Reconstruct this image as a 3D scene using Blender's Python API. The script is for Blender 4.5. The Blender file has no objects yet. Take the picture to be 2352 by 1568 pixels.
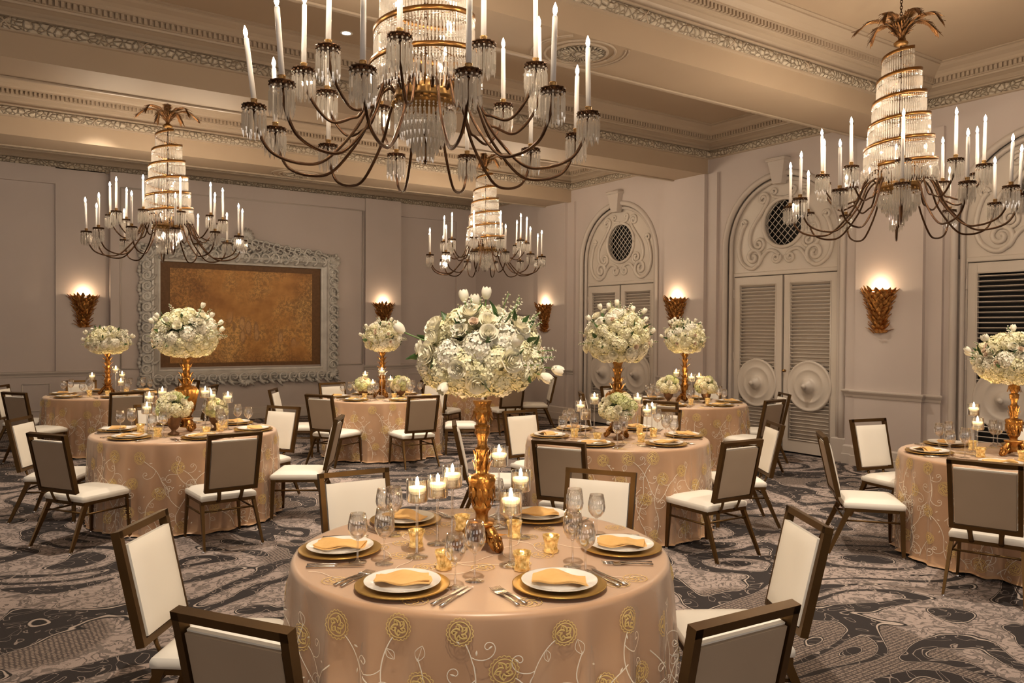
import bpy, bmesh, math, random
from mathutils import Matrix, Vector, Euler
PI = math.pi
sc = bpy.context.scene
COL = sc.collection
random.seed(7)

# ---------------------------------------------------------------- camera
def rad(d): return d * PI / 180.0
cam_d = bpy.data.cameras.new('camera'); cam = bpy.data.objects.new('camera', cam_d); COL.objects.link(cam)
CAM_YAW, CAM_PITCH, CAM_ROLL = 0.9696158, -0.0147765, 0.0062338
cam_d.sensor_width = 36.0; cam_d.sensor_fit = 'HORIZONTAL'
cam_d.lens = 1832.508 / 2352.0 * 36.0
cam_d.clip_start = 0.05; cam_d.clip_end = 200
_F = Vector((math.cos(CAM_YAW) * math.cos(CAM_PITCH), math.sin(CAM_YAW) * math.cos(CAM_PITCH), math.sin(CAM_PITCH)))
_R = Vector((math.sin(CAM_YAW), -math.cos(CAM_YAW), 0)); _U = _R.cross(_F)
_R2 = _R * math.cos(CAM_ROLL) + _U * math.sin(CAM_ROLL); _U2 = -_R * math.sin(CAM_ROLL) + _U * math.cos(CAM_ROLL)
_m = Matrix((( _R2.x, _U2.x, -_F.x, 0), (_R2.y, _U2.y, -_F.y, 0), (_R2.z, _U2.z, -_F.z, 1.7325), (0, 0, 0, 1)))
cam.matrix_world = _m
sc.camera = cam

# ---------------------------------------------------------------- world, exposure
w = bpy.data.worlds.new('world'); sc.world = w; w.use_nodes = True
w.node_tree.nodes['Background'].inputs[0].default_value = (0.9, 0.85, 0.8, 1)
w.node_tree.nodes['Background'].inputs[1].default_value = 0.008
sc.view_settings.view_transform = 'Standard'; sc.view_settings.look = 'None'
sc.view_settings.gamma = 1.0; sc.view_settings.use_curve_mapping = False
sc.view_settings.exposure = 0.80
CANDLE_W = 2.25      # chandelier bulb
SPOT_W = 225.0       # recessed downlight
WINDOW_FILL_W = 17.0
SCONCE_W = 2.8

# fill light, added as daylight from unseen windows behind and to the left
def area(name, loc, rot, sx, sy, power, color):
    l = bpy.data.lights.new(name, 'AREA'); l.shape = 'RECTANGLE'; l.size = sx; l.size_y = sy; l.energy = power; l.color = color
    o = bpy.data.objects.new(name, l); COL.objects.link(o); o.location = loc; o.rotation_euler = rot
    return o
for k, wx in enumerate((-3.6, 0.6, 4.8)):
    area('window_daylight', (wx, -2.86, 2.1), (PI / 2, 0, 0), 1.9, 2.6, WINDOW_FILL_W, (1.0, 0.91, 0.82))
for k, wy in enumerate((0.4, 5.2, 10.2)):
    area('window_daylight', (-5.86, wy, 2.1), (PI / 2, 0, -PI / 2), 1.9, 2.6, WINDOW_FILL_W * 0.7, (1.0, 0.90, 0.80))

def plight(name, loc, power, color, radius, parent=None):
    l = bpy.data.lights.new(name, 'POINT'); l.energy = power; l.color = color; l.shadow_soft_size = radius
    o = bpy.data.objects.new(name, l); COL.objects.link(o); o.location = loc
    if parent: o.parent = parent
    return o

# ---------------------------------------------------------------- mesh helpers
class MB:
    def __init__(s): s.v = []; s.f = []; s.mi = []; s.sm = []
    def add(s, vs, fs, mat=0, smooth=True, M=None):
        o = len(s.v)
        if M is not None: vs = [M @ Vector(v) for v in vs]
        s.v += [tuple(v) for v in vs]
        for f in fs:
            s.f.append(tuple(i + o for i in f)); s.mi.append(mat); s.sm.append(smooth)
        return s
    def box(s, c, d, mat=0, M=None, rz=0, bevel=0):
        hx, hy, hz = d[0] / 2, d[1] / 2, d[2] / 2
        if bevel > 0:
            b = min(bevel, hx * .9, hy * .9, hz * .9); vs = []; idx = {}
            for sx in (-1, 1):
                for sy in (-1, 1):
                    for sz in (-1, 1):
                        idx[(sx, sy, sz)] = len(vs)
                        vs += [(sx * hx, sy * (hy - b), sz * (hz - b)), (sx * (hx - b), sy * hy, sz * (hz - b)), (sx * (hx - b), sy * (hy - b), sz * hz)]
            I = lambda a, b_, c_, k: idx[(a, b_, c_)] + k
            fs = []
            for a in (-1, 1):
                q = [I(a, -1, -1, 0), I(a, 1, -1, 0), I(a, 1, 1, 0), I(a, -1, 1, 0)]; fs.append(q if a > 0 else q[::-1])
                q = [I(-1, a, -1, 1), I(-1, a, 1, 1), I(1, a, 1, 1), I(1, a, -1, 1)]; fs.append(q if a > 0 else q[::-1])
                q = [I(-1, -1, a, 2), I(1, -1, a, 2), I(1, 1, a, 2), I(-1, 1, a, 2)]; fs.append(q if a > 0 else q[::-1])
                for c_ in (-1, 1):
                    q = [I(a, c_, -1, 0), I(a, c_, 1, 0), I(a, c_, 1, 1), I(a, c_, -1, 1)]; fs.append(q if a * c_ > 0 else q[::-1])
                    q = [I(a, -1, c_, 0), I(a, -1, c_, 2), I(a, 1, c_, 2), I(a, 1, c_, 0)]; fs.append(q[::-1] if a * c_ > 0 else q)
                    q = [I(-1, a, c_, 1), I(-1, a, c_, 2), I(1, a, c_, 2), I(1, a, c_, 1)]; fs.append(q if a * c_ > 0 else q[::-1])
                    for e in (-1, 1):
                        q = [I(a, c_, e, 0), I(a, c_, e, 1), I(a, c_, e, 2)]; fs.append(q if a * c_ * e > 0 else q[::-1])
        else:
            vs = [(sx * hx, sy * hy, sz * hz) for sx in (-1, 1) for sy in (-1, 1) for sz in (-1, 1)]
            fs = [(0, 1, 3, 2), (4, 6, 7, 5), (0, 4, 5, 1), (2, 3, 7, 6), (0, 2, 6, 4), (1, 5, 7, 3)]
        T = Matrix.Translation(c) @ Matrix.Rotation(rz, 4, 'Z')
        if M is not None: T = M @ T
        return s.add(vs, fs, mat, False, T)
    def lathe(s, prof, n=24, mat=0, M=None, smooth=True, flute=0, famp=0.0, frange=None):
        vs = []; fs = []
        for (r, z) in prof:
            for i in range(n):
                a = 2 * PI * i / n; rr = r
                if flute and (frange is None or frange[0] <= z <= frange[1]): rr = r * (1 + famp * math.cos(flute * a))
                vs.append((rr * math.cos(a), rr * math.sin(a), z))
        for j in range(len(prof) - 1):
            for i in range(n):
                k = (i + 1) % n
                fs.append((j * n + i, j * n + k, (j + 1) * n + k, (j + 1) * n + i))
        if prof[0][0] > 1e-6: fs.append(tuple(range(n))[::-1])
        if prof[-1][0] > 1e-6: fs.append(tuple((len(prof) - 1) * n + i for i in range(n)))
        return s.add(vs, fs, mat, smooth, M)
    def tube(s, pts, r, n=8, mat=0, M=None, cap=True, smooth=True, flat=1.0):
        pts = [Vector(p) for p in pts]; m = len(pts); vs = []; fs = []
        t0 = (pts[1] - pts[0]).normalized()
        up = Vector((0, 0, 1)) if abs(t0.z) < 0.9 else Vector((1, 0, 0))
        nrm = t0.cross(up).normalized()
        for i in range(m):
            t = (pts[min(i + 1, m - 1)] - pts[max(i - 1, 0)]).normalized()
            nrm = (nrm - t * nrm.dot(t)).normalized(); b = t.cross(nrm)
            ri = r[i] if isinstance(r, (list, tuple)) else r
            for k in range(n):
                a = 2 * PI * k / n
                vs.append(pts[i] + nrm * (ri * math.cos(a)) + b * (ri * flat * math.sin(a)))
        for i in range(m - 1):
            for k in range(n):
                q = (k + 1) % n
                fs.append((i * n + k, i * n + q, (i + 1) * n + q, (i + 1) * n + k))
        if cap: fs.append(tuple(range(n))[::-1]); fs.append(tuple((m - 1) * n + k for k in range(n)))
        return s.add(vs, fs, mat, smooth, M)
    def ball(s, c, r, n=8, mat=0, sz=1.0, M=None):
        k = max(3, n // 2 + 1)
        prof = [(r * math.sin(PI * i / k), -r * sz * math.cos(PI * i / k)) for i in range(k + 1)]
        prof[0] = (0.0, -r * sz); prof[-1] = (0.0, r * sz)
        T = Matrix.Translation(c)
        if M is not None: T = M @ T
        return s.lathe(prof, n, mat, T)
    def sheet(s, fn, nu, nv, mat=0, M=None, smooth=True, wrap=False):
        vs = []; fs = []
        for j in range(nv + 1):
            for i in range(nu + (0 if wrap else 1)):
                vs.append(fn(i / nu, j / nv))
        W = nu if wrap else nu + 1
        for j in range(nv):
            for i in range(nu):
                k = (i + 1) % W if wrap else i + 1
                fs.append((j * W + i, j * W + k, (j + 1) * W + k, (j + 1) * W + i))
        return s.add(vs, fs, mat, smooth, M)
    def mesh(s, name, mats):
        me = bpy.data.meshes.new(name)
        me.from_pydata(s.v, [], s.f)
        for m in (mats if isinstance(mats, (list, tuple)) else [mats]): me.materials.append(m)
        me.polygons.foreach_set('material_index', s.mi); me.polygons.foreach_set('use_smooth', s.sm)
        me.update()
        return me
def put(name, me, parent=None, loc=(0, 0, 0), rot=(0, 0, 0), scale=1.0, label=None):
    o = bpy.data.objects.new(name, me); COL.objects.link(o)
    if parent is not None: o.parent = parent
    o.location = loc; o.rotation_euler = rot
    o.scale = (scale,) * 3 if not isinstance(scale, (tuple, list)) else scale
    if label: o['label'] = label
    return o
def make(name, mb, mats, parent=None, loc=(0, 0, 0), rot=(0, 0, 0), label=None): return put(name, mb.mesh(name, mats), parent, loc, rot, 1.0, label)
USED = {}
def tag(o, label, cat, group=None, kind=None):
    n = USED.get(label, 0); USED[label] = n + 1
    if n: print('DUP LABEL', label)
    o['label'] = label; o['category'] = cat
    if group: o['group'] = group
    if kind: o['kind'] = kind
    return o
def thing(name, label, cat, loc=(0, 0, 0), rz=0.0, group=None):
    o = bpy.data.objects.new(name, None); COL.objects.link(o); o.empty_display_size = 0.1
    o.location = loc; o.rotation_euler = (0, 0, rz)
    return tag(o, label, cat, group)
def struct(name, mb, mats, parent=None, label=None):
    o = make(name, mb, mats, parent)
    if parent is None: o['kind'] = 'structure'
    if label: o['label'] = label
    return o
def structroot(name, loc=(0, 0, 0), rz=0.0, label=None):
    o = bpy.data.objects.new(name, None); COL.objects.link(o); o.location = loc; o.rotation_euler = (0, 0, rz); o['kind'] = 'structure'
    if label: o['label'] = label
    return o
def catmull(pts, k=6):
    P = [Vector(p) for p in pts]; out = []
    for i in range(len(P) - 1):
        p0 = P[max(i - 1, 0)]; p1 = P[i]; p2 = P[i + 1]; p3 = P[min(i + 2, len(P) - 1)]
        for j in range(k):
            t = j / k
            out.append(0.5 * ((2 * p1) + (-p0 + p2) * t + (2 * p0 - 5 * p1 + 4 * p2 - p3) * t * t + (-p0 + 3 * p1 - 3 * p2 + p3) * t ** 3))
    out.append(P[-1]); return out

# ---------------------------------------------------------------- materials
def srgb(r, g, b):
    f = lambda c: (c / 255 / 12.92) if c / 255 <= 0.04045 else ((c / 255 + 0.055) / 1.055) ** 2.4
    return (f(r), f(g), f(b), 1)
def pmat(name, col, rough=0.5, metal=0.0, **kw):
    m = bpy.data.materials.new(name); m.use_nodes = True; b = m.node_tree.nodes['Principled BSDF']
    b.inputs['Base Color'].default_value = col if len(col) == 4 else (*col, 1)
    b.inputs['Roughness'].default_value = rough; b.inputs['Metallic'].default_value = metal
    for k, v in kw.items(): b.inputs[k.replace('_', ' ')].default_value = v
    return m
def nodes(m): return m.node_tree.nodes, m.node_tree.links, m.node_tree.nodes['Principled BSDF']
def noise_var(m, c1, c2, scale=8, detail=3, bump=0.0, bscale=None, bdist=0.01, coord='Object', contrast=0.2, stretch=None):
    N, L, b = nodes(m)
    tc = N.new('ShaderNodeTexCoord'); src = tc.outputs[coord]
    if stretch:
        mp = N.new('ShaderNodeMapping'); mp.inputs['Scale'].default_value = stretch; L.new(src, mp.inputs[0]); src = mp.outputs[0]
    nz = N.new('ShaderNodeTexNoise'); nz.inputs['Scale'].default_value = scale; nz.inputs['Detail'].default_value = detail
    L.new(src, nz.inputs['Vector'])
    cr = N.new('ShaderNodeValToRGB'); cr.color_ramp.elements[0].color = c1; cr.color_ramp.elements[1].color = c2
    cr.color_ramp.elements[0].position = 0.5 - contrast; cr.color_ramp.elements[1].position = 0.5 + contrast
    L.new(nz.outputs[0], cr.inputs[0]); L.new(cr.outputs[0], b.inputs['Base Color'])
    if bump > 0:
        n2 = N.new('ShaderNodeTexNoise'); n2.inputs['Scale'].default_value = bscale or scale * 4; n2.inputs['Detail'].default_value = 4
        L.new(src, n2.inputs['Vector'])
        bp = N.new('ShaderNodeBump'); bp.inputs['Strength'].default_value = bump; bp.inputs['Distance'].default_value = bdist
        L.new(n2.outputs[0], bp.inputs['Height']); L.new(bp.outputs[0], b.inputs['Normal'])
    return m
def emit(name, col, strength):
    m = bpy.data.materials.new(name); m.use_nodes = True; N = m.node_tree.nodes; L = m.node_tree.links
    N.remove(N['Principled BSDF']); e = N.new('ShaderNodeEmission'); e.inputs[0].default_value = (*col, 1); e.inputs[1].default_value = strength
    L.new(e.outputs[0], N['Material Output'].inputs[0]); return m
def clear_glass(name, tint=(1, 1, 1), base=0.04, edge=0.9, rough=0.02, milky=0.0, power=3.0):
    """thin clear glass: see-through head on, reflective towards its edges"""
    m = bpy.data.materials.new(name); m.use_nodes = True; N = m.node_tree.nodes; L = m.node_tree.links
    N.remove(N['Principled BSDF'])
    tr = N.new('ShaderNodeBsdfTransparent'); tr.inputs[0].default_value = (*tint, 1)
    gl = N.new('ShaderNodeBsdfGlossy'); gl.inputs['Roughness'].default_value = rough; gl.inputs[0].default_value = (1, 1, 1, 1)
    lw = N.new('ShaderNodeLayerWeight'); lw.inputs[0].default_value = 0.5
    pw = N.new('ShaderNodeMath'); pw.operation = 'POWER'; pw.inputs[1].default_value = power
    L.new(lw.outputs['Facing'], pw.inputs[0])
    mr = N.new('ShaderNodeMapRange'); mr.inputs['To Min'].default_value = base; mr.inputs['To Max'].default_value = edge
    L.new(pw.outputs[0], mr.inputs[0])
    mx = N.new('ShaderNodeMixShader'); L.new(mr.outputs[0], mx.inputs[0]); L.new(tr.outputs[0], mx.inputs[1]); L.new(gl.outputs[0], mx.inputs[2])
    out = mx
    if milky > 0:
        df = N.new('ShaderNodeBsdfTranslucent'); df.inputs[0].default_value = (1, 0.97, 0.92, 1)
        d2 = N.new('ShaderNodeBsdfDiffuse'); d2.inputs[0].default_value = (1, 0.97, 0.92, 1)
        m3 = N.new('ShaderNodeMixShader'); m3.inputs[0].default_value = 0.5; L.new(df.outputs[0], m3.inputs[1]); L.new(d2.outputs[0], m3.inputs[2])
        m2 = N.new('ShaderNodeMixShader'); m2.inputs[0].default_value = milky; L.new(mx.outputs[0], m2.inputs[1]); L.new(m3.outputs[0], m2.inputs[2]); out = m2
    L.new(out.outputs[0], N['Material Output'].inputs[0]); return m
M = {}
M['paint'] = noise_var(pmat('wall paint', (0.5, 0.45, 0.41), 0.55), (0.53, 0.465, 0.435, 1), (0.56, 0.49, 0.46, 1), 1.5, 3, 0.04, 60, 0.002)
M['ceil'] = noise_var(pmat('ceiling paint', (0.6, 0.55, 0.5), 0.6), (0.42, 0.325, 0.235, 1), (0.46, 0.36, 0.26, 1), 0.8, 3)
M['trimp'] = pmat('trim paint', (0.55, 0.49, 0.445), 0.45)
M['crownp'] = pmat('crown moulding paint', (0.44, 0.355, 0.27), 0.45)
M['door'] = pmat('door paint', (0.61, 0.55, 0.49), 0.4)
M['dark'] = pmat('dark void', (0.012, 0.011, 0.011), 0.9)  # near-black stands in for unlit space behind lattice and louvres
M['bronze'] = noise_var(pmat('bronze chair frame', (0.2, 0.13, 0.06), 0.36, 0.8), (0.105, 0.056, 0.018, 1), (0.135, 0.075, 0.025, 1), 5, 2)
M['cream'] = noise_var(pmat('cream vinyl', (0.83, 0.79, 0.71), 0.42), (0.82, 0.78, 0.70, 1), (0.86, 0.82, 0.745, 1), 3, 2, 0.06, 300, 0.001)
M['taupe'] = noise_var(pmat('taupe vinyl', (0.35, 0.29, 0.23), 0.5), (0.36, 0.275, 0.195, 1), (0.39, 0.30, 0.215, 1), 3, 2, 0.06, 300, 0.001)
M['chrome'] = pmat('chrome', (0.75, 0.75, 0.76), 0.15, 1.0)
M['steel'] = pmat('cutlery steel', (0.62, 0.58, 0.53), 0.22, 1.0)
M['gold'] = noise_var(pmat('antique gold', (0.55, 0.3, 0.07), 0.33, 0.9), (0.20, 0.080, 0.018, 1), (0.55, 0.28, 0.075, 1), 18, 4, 0.8, 42, 0.006)
M['goldp'] = pmat('gold charger', (0.52, 0.33, 0.09), 0.35, 0.85)
M['brass'] = noise_var(pmat('aged brass', (0.35, 0.2, 0.07), 0.3, 0.95), (0.22, 0.12, 0.045, 1), (0.42, 0.25, 0.09, 1), 9, 3)
M['darkbrass'] = pmat('dark bronze metal', (0.085, 0.042, 0.02), 0.24, 0.85)
M['plume'] = noise_var(pmat('dark gilded palm metal', (0.1, 0.05, 0.02), 0.35, 0.8), (0.06, 0.025, 0.01, 1), (0.26, 0.12, 0.035, 1), 20, 4)
M['ribbon'] = pmat('chandelier gold band', (0.22, 0.105, 0.03), 0.3, 0.9)
M['leafgold'] = noise_var(pmat('gilded leaf metal', (0.3, 0.15, 0.04), 0.35, 0.9), (0.32, 0.13, 0.035, 1), (0.95, 0.52, 0.17, 1), 24, 4)
M['china'] = pmat('white china', (0.86, 0.84, 0.80), 0.12)
M['napkin'] = noise_var(pmat('gold napkin cloth', (0.72, 0.42, 0.13), 0.6), (0.74, 0.44, 0.15, 1), (0.80, 0.50, 0.19, 1), 25, 3, 0.1, 400, 0.001)
M['glass'] = clear_glass('clear glass', (0.97, 0.97, 0.97), 0.14, 1.0, 0.01, 0.0, 1.6)
M['crystal'] = clear_glass('cut crystal', (0.90, 0.88, 0.85), 0.26, 0.95, 0.04, 0.15, 1.1)
M['water'] = clear_glass('water', (0.84, 0.84, 0.83), 0.16, 0.95, 0.01, 0.0, 1.6)
M['vglass'] = clear_glass('thick clear glass', (0.92, 0.92, 0.92), 0.22, 1.0, 0.01, 0.0, 1.3)
M['wax'] = pmat('candle wax', (0.93, 0.86, 0.66), 0.5, 0.0, Subsurface_Weight=0.0, Emission_Color=(1.0, 0.76, 0.38, 1), Emission_Strength=0.8)  # emission stands in for flame light glowing through the wax
M['waxplain'] = pmat('unlit candle wax', (0.85, 0.74, 0.55), 0.5)
M['taper'] = pmat('white candle tube', (0.9, 0.86, 0.82), 0.4)
M['flame'] = emit('flame', (1.0, 0.82, 0.52), 30)
M['bulb'] = emit('candle bulb', (1.0, 0.84, 0.62), 60)
M['sconceglow'] = emit('sconce bowl', (1.0, 0.80, 0.55), 1.3)
M['spotlens'] = emit('downlight lens', (1.0, 0.9, 0.75), 12)
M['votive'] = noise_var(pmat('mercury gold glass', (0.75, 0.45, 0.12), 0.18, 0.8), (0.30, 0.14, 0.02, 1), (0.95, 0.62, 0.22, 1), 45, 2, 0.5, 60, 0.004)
_N, _L, _b = nodes(M['votive']); _b.inputs['Emission Color'].default_value = (1, 0.55, 0.14, 1); _b.inputs['Emission Strength'].default_value = 0.35  # emission stands in for candlelight glowing through the holder
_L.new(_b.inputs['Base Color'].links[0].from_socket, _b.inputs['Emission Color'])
M['whitethread'] = pmat('ivory embroidery thread', (0.85, 0.78, 0.66), 0.45)
M['goldthread'] = pmat('gold embroidery thread', (0.75, 0.56, 0.22), 0.4, 0.2)
M['potmetal'] = noise_var(pmat('bronze urn', (0.2, 0.11, 0.06), 0.4, 0.5), (0.13, 0.07, 0.035, 1), (0.26, 0.15, 0.08, 1), 15, 3)
M['petal'] = noise_var(pmat('white petals', (0.85, 0.83, 0.72), 0.5), (0.86, 0.81, 0.64, 1), (0.95, 0.92, 0.80, 1), 12, 2)
M['hydra'] = noise_var(pmat('hydrangea florets', (0.8, 0.8, 0.6), 0.55), (0.78, 0.73, 0.42, 1), (0.95, 0.90, 0.68, 1), 14, 2)
M['hydrag'] = noise_var(pmat('green hydrangea florets', (0.7, 0.72, 0.35), 0.55), (0.58, 0.62, 0.24, 1), (0.80, 0.80, 0.50, 1), 14, 2)
M['rose'] = pmat('ivory rose petals', (0.95, 0.90, 0.72), 0.55)
M['blush'] = pmat('blush petals', (0.85, 0.70, 0.55), 0.5)
M['green'] = noise_var(pmat('leaf green', (0.05, 0.11, 0.03), 0.45), (0.03, 0.07, 0.02, 1), (0.10, 0.20, 0.05, 1), 10, 2)
M['stem'] = pmat('stem green', (0.14, 0.24, 0.07), 0.5)
M['core'] = pmat('floral foam green', (0.04, 0.06, 0.025), 0.9)
M['silverpaint'] = noise_var(pmat('silver painted frame', (0.5, 0.5, 0.48), 0.4, 0.15), (0.52, 0.50, 0.47, 1), (0.68, 0.66, 0.62, 1), 6, 3, 0.15, 40, 0.006)
M['ringlight'] = pmat('white plastic', (0.8, 0.8, 0.78), 0.4)
M['wood'] = pmat('plywood table', (0.3, 0.2, 0.1), 0.5)

def cloth_mat():
    m = pmat('champagne satin', (0.62, 0.44, 0.30), 0.42, 0.0, Sheen_Weight=0.3)
    return noise_var(m, (0.58, 0.35, 0.185, 1), (0.64, 0.395, 0.215, 1), 2.0, 2, 0.05, 250, 0.001)
M['satin'] = cloth_mat()
def organza():
    m = bpy.data.materials.new('sheer organza'); m.use_nodes = True; N = m.node_tree.nodes; L = m.node_tree.links
    N.remove(N['Principled BSDF'])
    tr = N.new('ShaderNodeBsdfTransparent'); tr.inputs[0].default_value = (0.97, 0.94, 0.92, 1)
    df = N.new('ShaderNodeBsdfDiffuse'); df.inputs[0].default_value = (0.90, 0.85, 0.79, 1)
    tl = N.new('ShaderNodeBsdfTranslucent'); tl.inputs[0].default_value = (0.90, 0.85, 0.79, 1)
    gl = N.new('ShaderNodeBsdfGlossy'); gl.inputs[0].default_value = (0.8, 0.75, 0.7, 1); gl.inputs['Roughness'].default_value = 0.35
    a = N.new('ShaderNodeMixShader'); a.inputs[0].default_value = 0.4; L.new(df.outputs[0], a.inputs[1]); L.new(tl.outputs[0], a.inputs[2])
    b = N.new('ShaderNodeMixShader'); b.inputs[0].default_value = 0.28; L.new(a.outputs[0], b.inputs[1]); L.new(gl.outputs[0], b.inputs[2])
    lw = N.new('ShaderNodeLayerWeight'); lw.inputs[0].default_value = 0.5
    pw = N.new('ShaderNodeMath'); pw.operation = 'POWER'; pw.inputs[1].default_value = 2.0; L.new(lw.outputs['Facing'], pw.inputs[0])
    mr = N.new('ShaderNodeMapRange'); mr.inputs['To Min'].default_value = 0.16; mr.inputs['To Max'].default_value = 0.60; L.new(pw.outputs[0], mr.inputs[0])
    mx = N.new('ShaderNodeMixShader'); L.new(mr.outputs[0], mx.inputs[0]); L.new(tr.outputs[0], mx.inputs[1]); L.new(b.outputs[0], mx.inputs[2])
    L.new(mx.outputs[0], N['Material Output'].inputs[0]); return m
M['organza'] = organza()

def carpet_mat():
    m = pmat('patterned carpet', (0.2, 0.17, 0.15), 0.95); N, L, b = nodes(m)
    tc = N.new('ShaderNodeTexCoord')
    def noise(scale, detail, vec, rough=0.5, dist=0.0):
        n = N.new('ShaderNodeTexNoise'); n.inputs['Scale'].default_value = scale; n.inputs['Detail'].default_value = detail
        n.inputs['Roughness'].default_value = rough; n.inputs['Distortion'].default_value = dist; L.new(vec, n.inputs['Vector']); return n
    def math_(op, a, bb=None, c=None):
        n = N.new('ShaderNodeMath'); n.operation = op
        for i, x in enumerate((a, bb, c)):
            if x is None: continue
            if isinstance(x, (int, float)): n.inputs[i].default_value = x
            else: L.new(x, n.inputs[i])
        return n.outputs[0]
    def band(x, lo, hi, soft=0.02):      # 1 inside lo..hi
        a = N.new('ShaderNodeMapRange'); a.inputs['From Min'].default_value = lo - soft; a.inputs['From Max'].default_value = lo + soft; L.new(x, a.inputs[0])
        c = N.new('ShaderNodeMapRange'); c.inputs['From Min'].default_value = hi - soft; c.inputs['From Max'].default_value = hi + soft
        c.inputs['To Min'].default_value = 1; c.inputs['To Max'].default_value = 0; L.new(x, c.inputs[0])
        return math_('MULTIPLY', a.outputs[0], c.outputs[0])
    def mix(fac, c1, c2):
        n = N.new('ShaderNodeMix'); n.data_type = 'RGBA'; L.new(fac, n.inputs[0])
        for k, c in ((6, c1), (7, c2)):
            if isinstance(c, tuple): n.inputs[k].default_value = c
            else: L.new(c, n.inputs[k])
        return n.outputs[2]
    base = tc.outputs['Object']
    big = noise(0.62, 0.0, base, 0.4, 2.6)                         # long sweeping scrolls
    s = math_('SINE', math_('MULTIPLY', big.outputs[0], 25.0))
    wob = noise(2.6, 1.0, base, 0.5, 0.8)
    s = math_('ADD', s, math_('MULTIPLY', math_('SUBTRACT', wob.outputs[0], 0.5), 2.2))
    mott = noise(6.0, 2.0, base, 0.55, 2.2)
    light = mix(band(mott.outputs[0], 0.50, 0.57, 0.012), (0.37, 0.30, 0.27, 1), (0.13, 0.105, 0.097, 1))
    fl = noise(13, 1.5, base, 0.5, 1.5)
    light = mix(band(fl.outputs[0], 0.585, 0.9, 0.012), light, (0.185, 0.152, 0.138, 1))
    vor = N.new('ShaderNodeTexVoronoi'); vor.inputs['Scale'].default_value = 42; vor.inputs['Randomness'].default_value = 0.25; L.new(base, vor.inputs['Vector'])
    mesh_ = mix(band(vor.outputs[0], 0.0, 0.38, 0.06), (0.085, 0.066, 0.06, 1), (0.27, 0.21, 0.175, 1))
    reg = noise(0.55, 0.0, base)
    light = mix(band(reg.outputs[0], 0.57, 1.2, 0.01), light, mesh_)
    c = mix(band(s, 0.05, 9, 0.02), light, (0.015, 0.012, 0.012, 1))
    c = mix(band(s, 0.17, 0.28, 0.02), c, (0.46, 0.38, 0.33, 1))
    acc = noise(4.2, 0.5, base, 0.5, 3.2)
    dk = mix(band(acc.outputs[0], 0.57, 0.60, 0.005), (0.026, 0.020, 0.020, 1), (0.30, 0.245, 0.215, 1))
    c = mix(band(s, 0.36, 9, 0.02), c, dk)
    pile = noise(260, 2, base)
    hs = N.new('ShaderNodeHueSaturation'); L.new(c, hs.inputs['Color'])
    vr = N.new('ShaderNodeMapRange'); vr.inputs['From Min'].default_value = 0.3; vr.inputs['From Max'].default_value = 0.7; vr.inputs['To Min'].default_value = 0.72; vr.inputs['To Max'].default_value = 1.28
    L.new(pile.outputs[0], vr.inputs[0]); L.new(vr.outputs[0], hs.inputs['Value'])
    L.new(hs.outputs[0], b.inputs['Base Color'])
    bp = N.new('ShaderNodeBump'); bp.inputs['Strength'].default_value = 0.5; bp.inputs['Distance'].default_value = 0.004
    L.new(pile.outputs[0], bp.inputs['Height']); L.new(bp.outputs[0], b.inputs['Normal'])
    return m
M['carpet'] = carpet_mat()

def relief_mat(name, col1, col2, scale, dist, stretch=(1, 1, 1)):
    """carved leaf relief: overlapping scales, darker antiquing in the carved grooves"""
    m = pmat(name, col1, 0.55); N, L, b = nodes(m)
    tc = N.new('ShaderNodeTexCoord'); mp = N.new('ShaderNodeMapping'); mp.inputs['Scale'].default_value = stretch
    L.new(tc.outputs['Object'], mp.inputs[0])
    nz = N.new('ShaderNodeTexNoise'); nz.inputs['Scale'].default_value = scale * .6; L.new(mp.outputs[0], nz.inputs['Vector'])
    ad = N.new('ShaderNodeVectorMath'); ad.operation = 'MULTIPLY_ADD'; ad.inputs[1].default_value = (0.03,) * 3
    L.new(nz.outputs[1], ad.inputs[0]); L.new(mp.outputs[0], ad.inputs[2])
    v = N.new('ShaderNodeTexVoronoi'); v.feature = 'DISTANCE_TO_EDGE'; v.inputs['Scale'].default_value = scale; L.new(ad.outputs[0], v.inputs['Vector'])
    cr = N.new('ShaderNodeValToRGB'); cr.color_ramp.elements[0].position = 0.0; cr.color_ramp.elements[1].position = 0.12
    cr.color_ramp.elements[0].color = col2; cr.color_ramp.elements[1].color = col1
    L.new(v.outputs['Distance'], cr.inputs[0]); L.new(cr.outputs[0], b.inputs['Base Color'])
    mr = N.new('ShaderNodeMapRange'); mr.inputs['From Max'].default_value = 0.25; L.new(v.outputs['Distance'], mr.inputs[0])
    bp = N.new('ShaderNodeBump'); bp.inputs['Strength'].default_value = 1.0; bp.inputs['Distance'].default_value = dist
    L.new(mr.outputs[0], bp.inputs['Height']); L.new(bp.outputs[0], b.inputs['Normal'])
    return m
M['leafband'] = relief_mat('carved leaf band', (0.54, 0.47, 0.375, 1), (0.27, 0.21, 0.15, 1), 17, 0.02)
M['frameorn'] = M['silverpaint']

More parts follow.
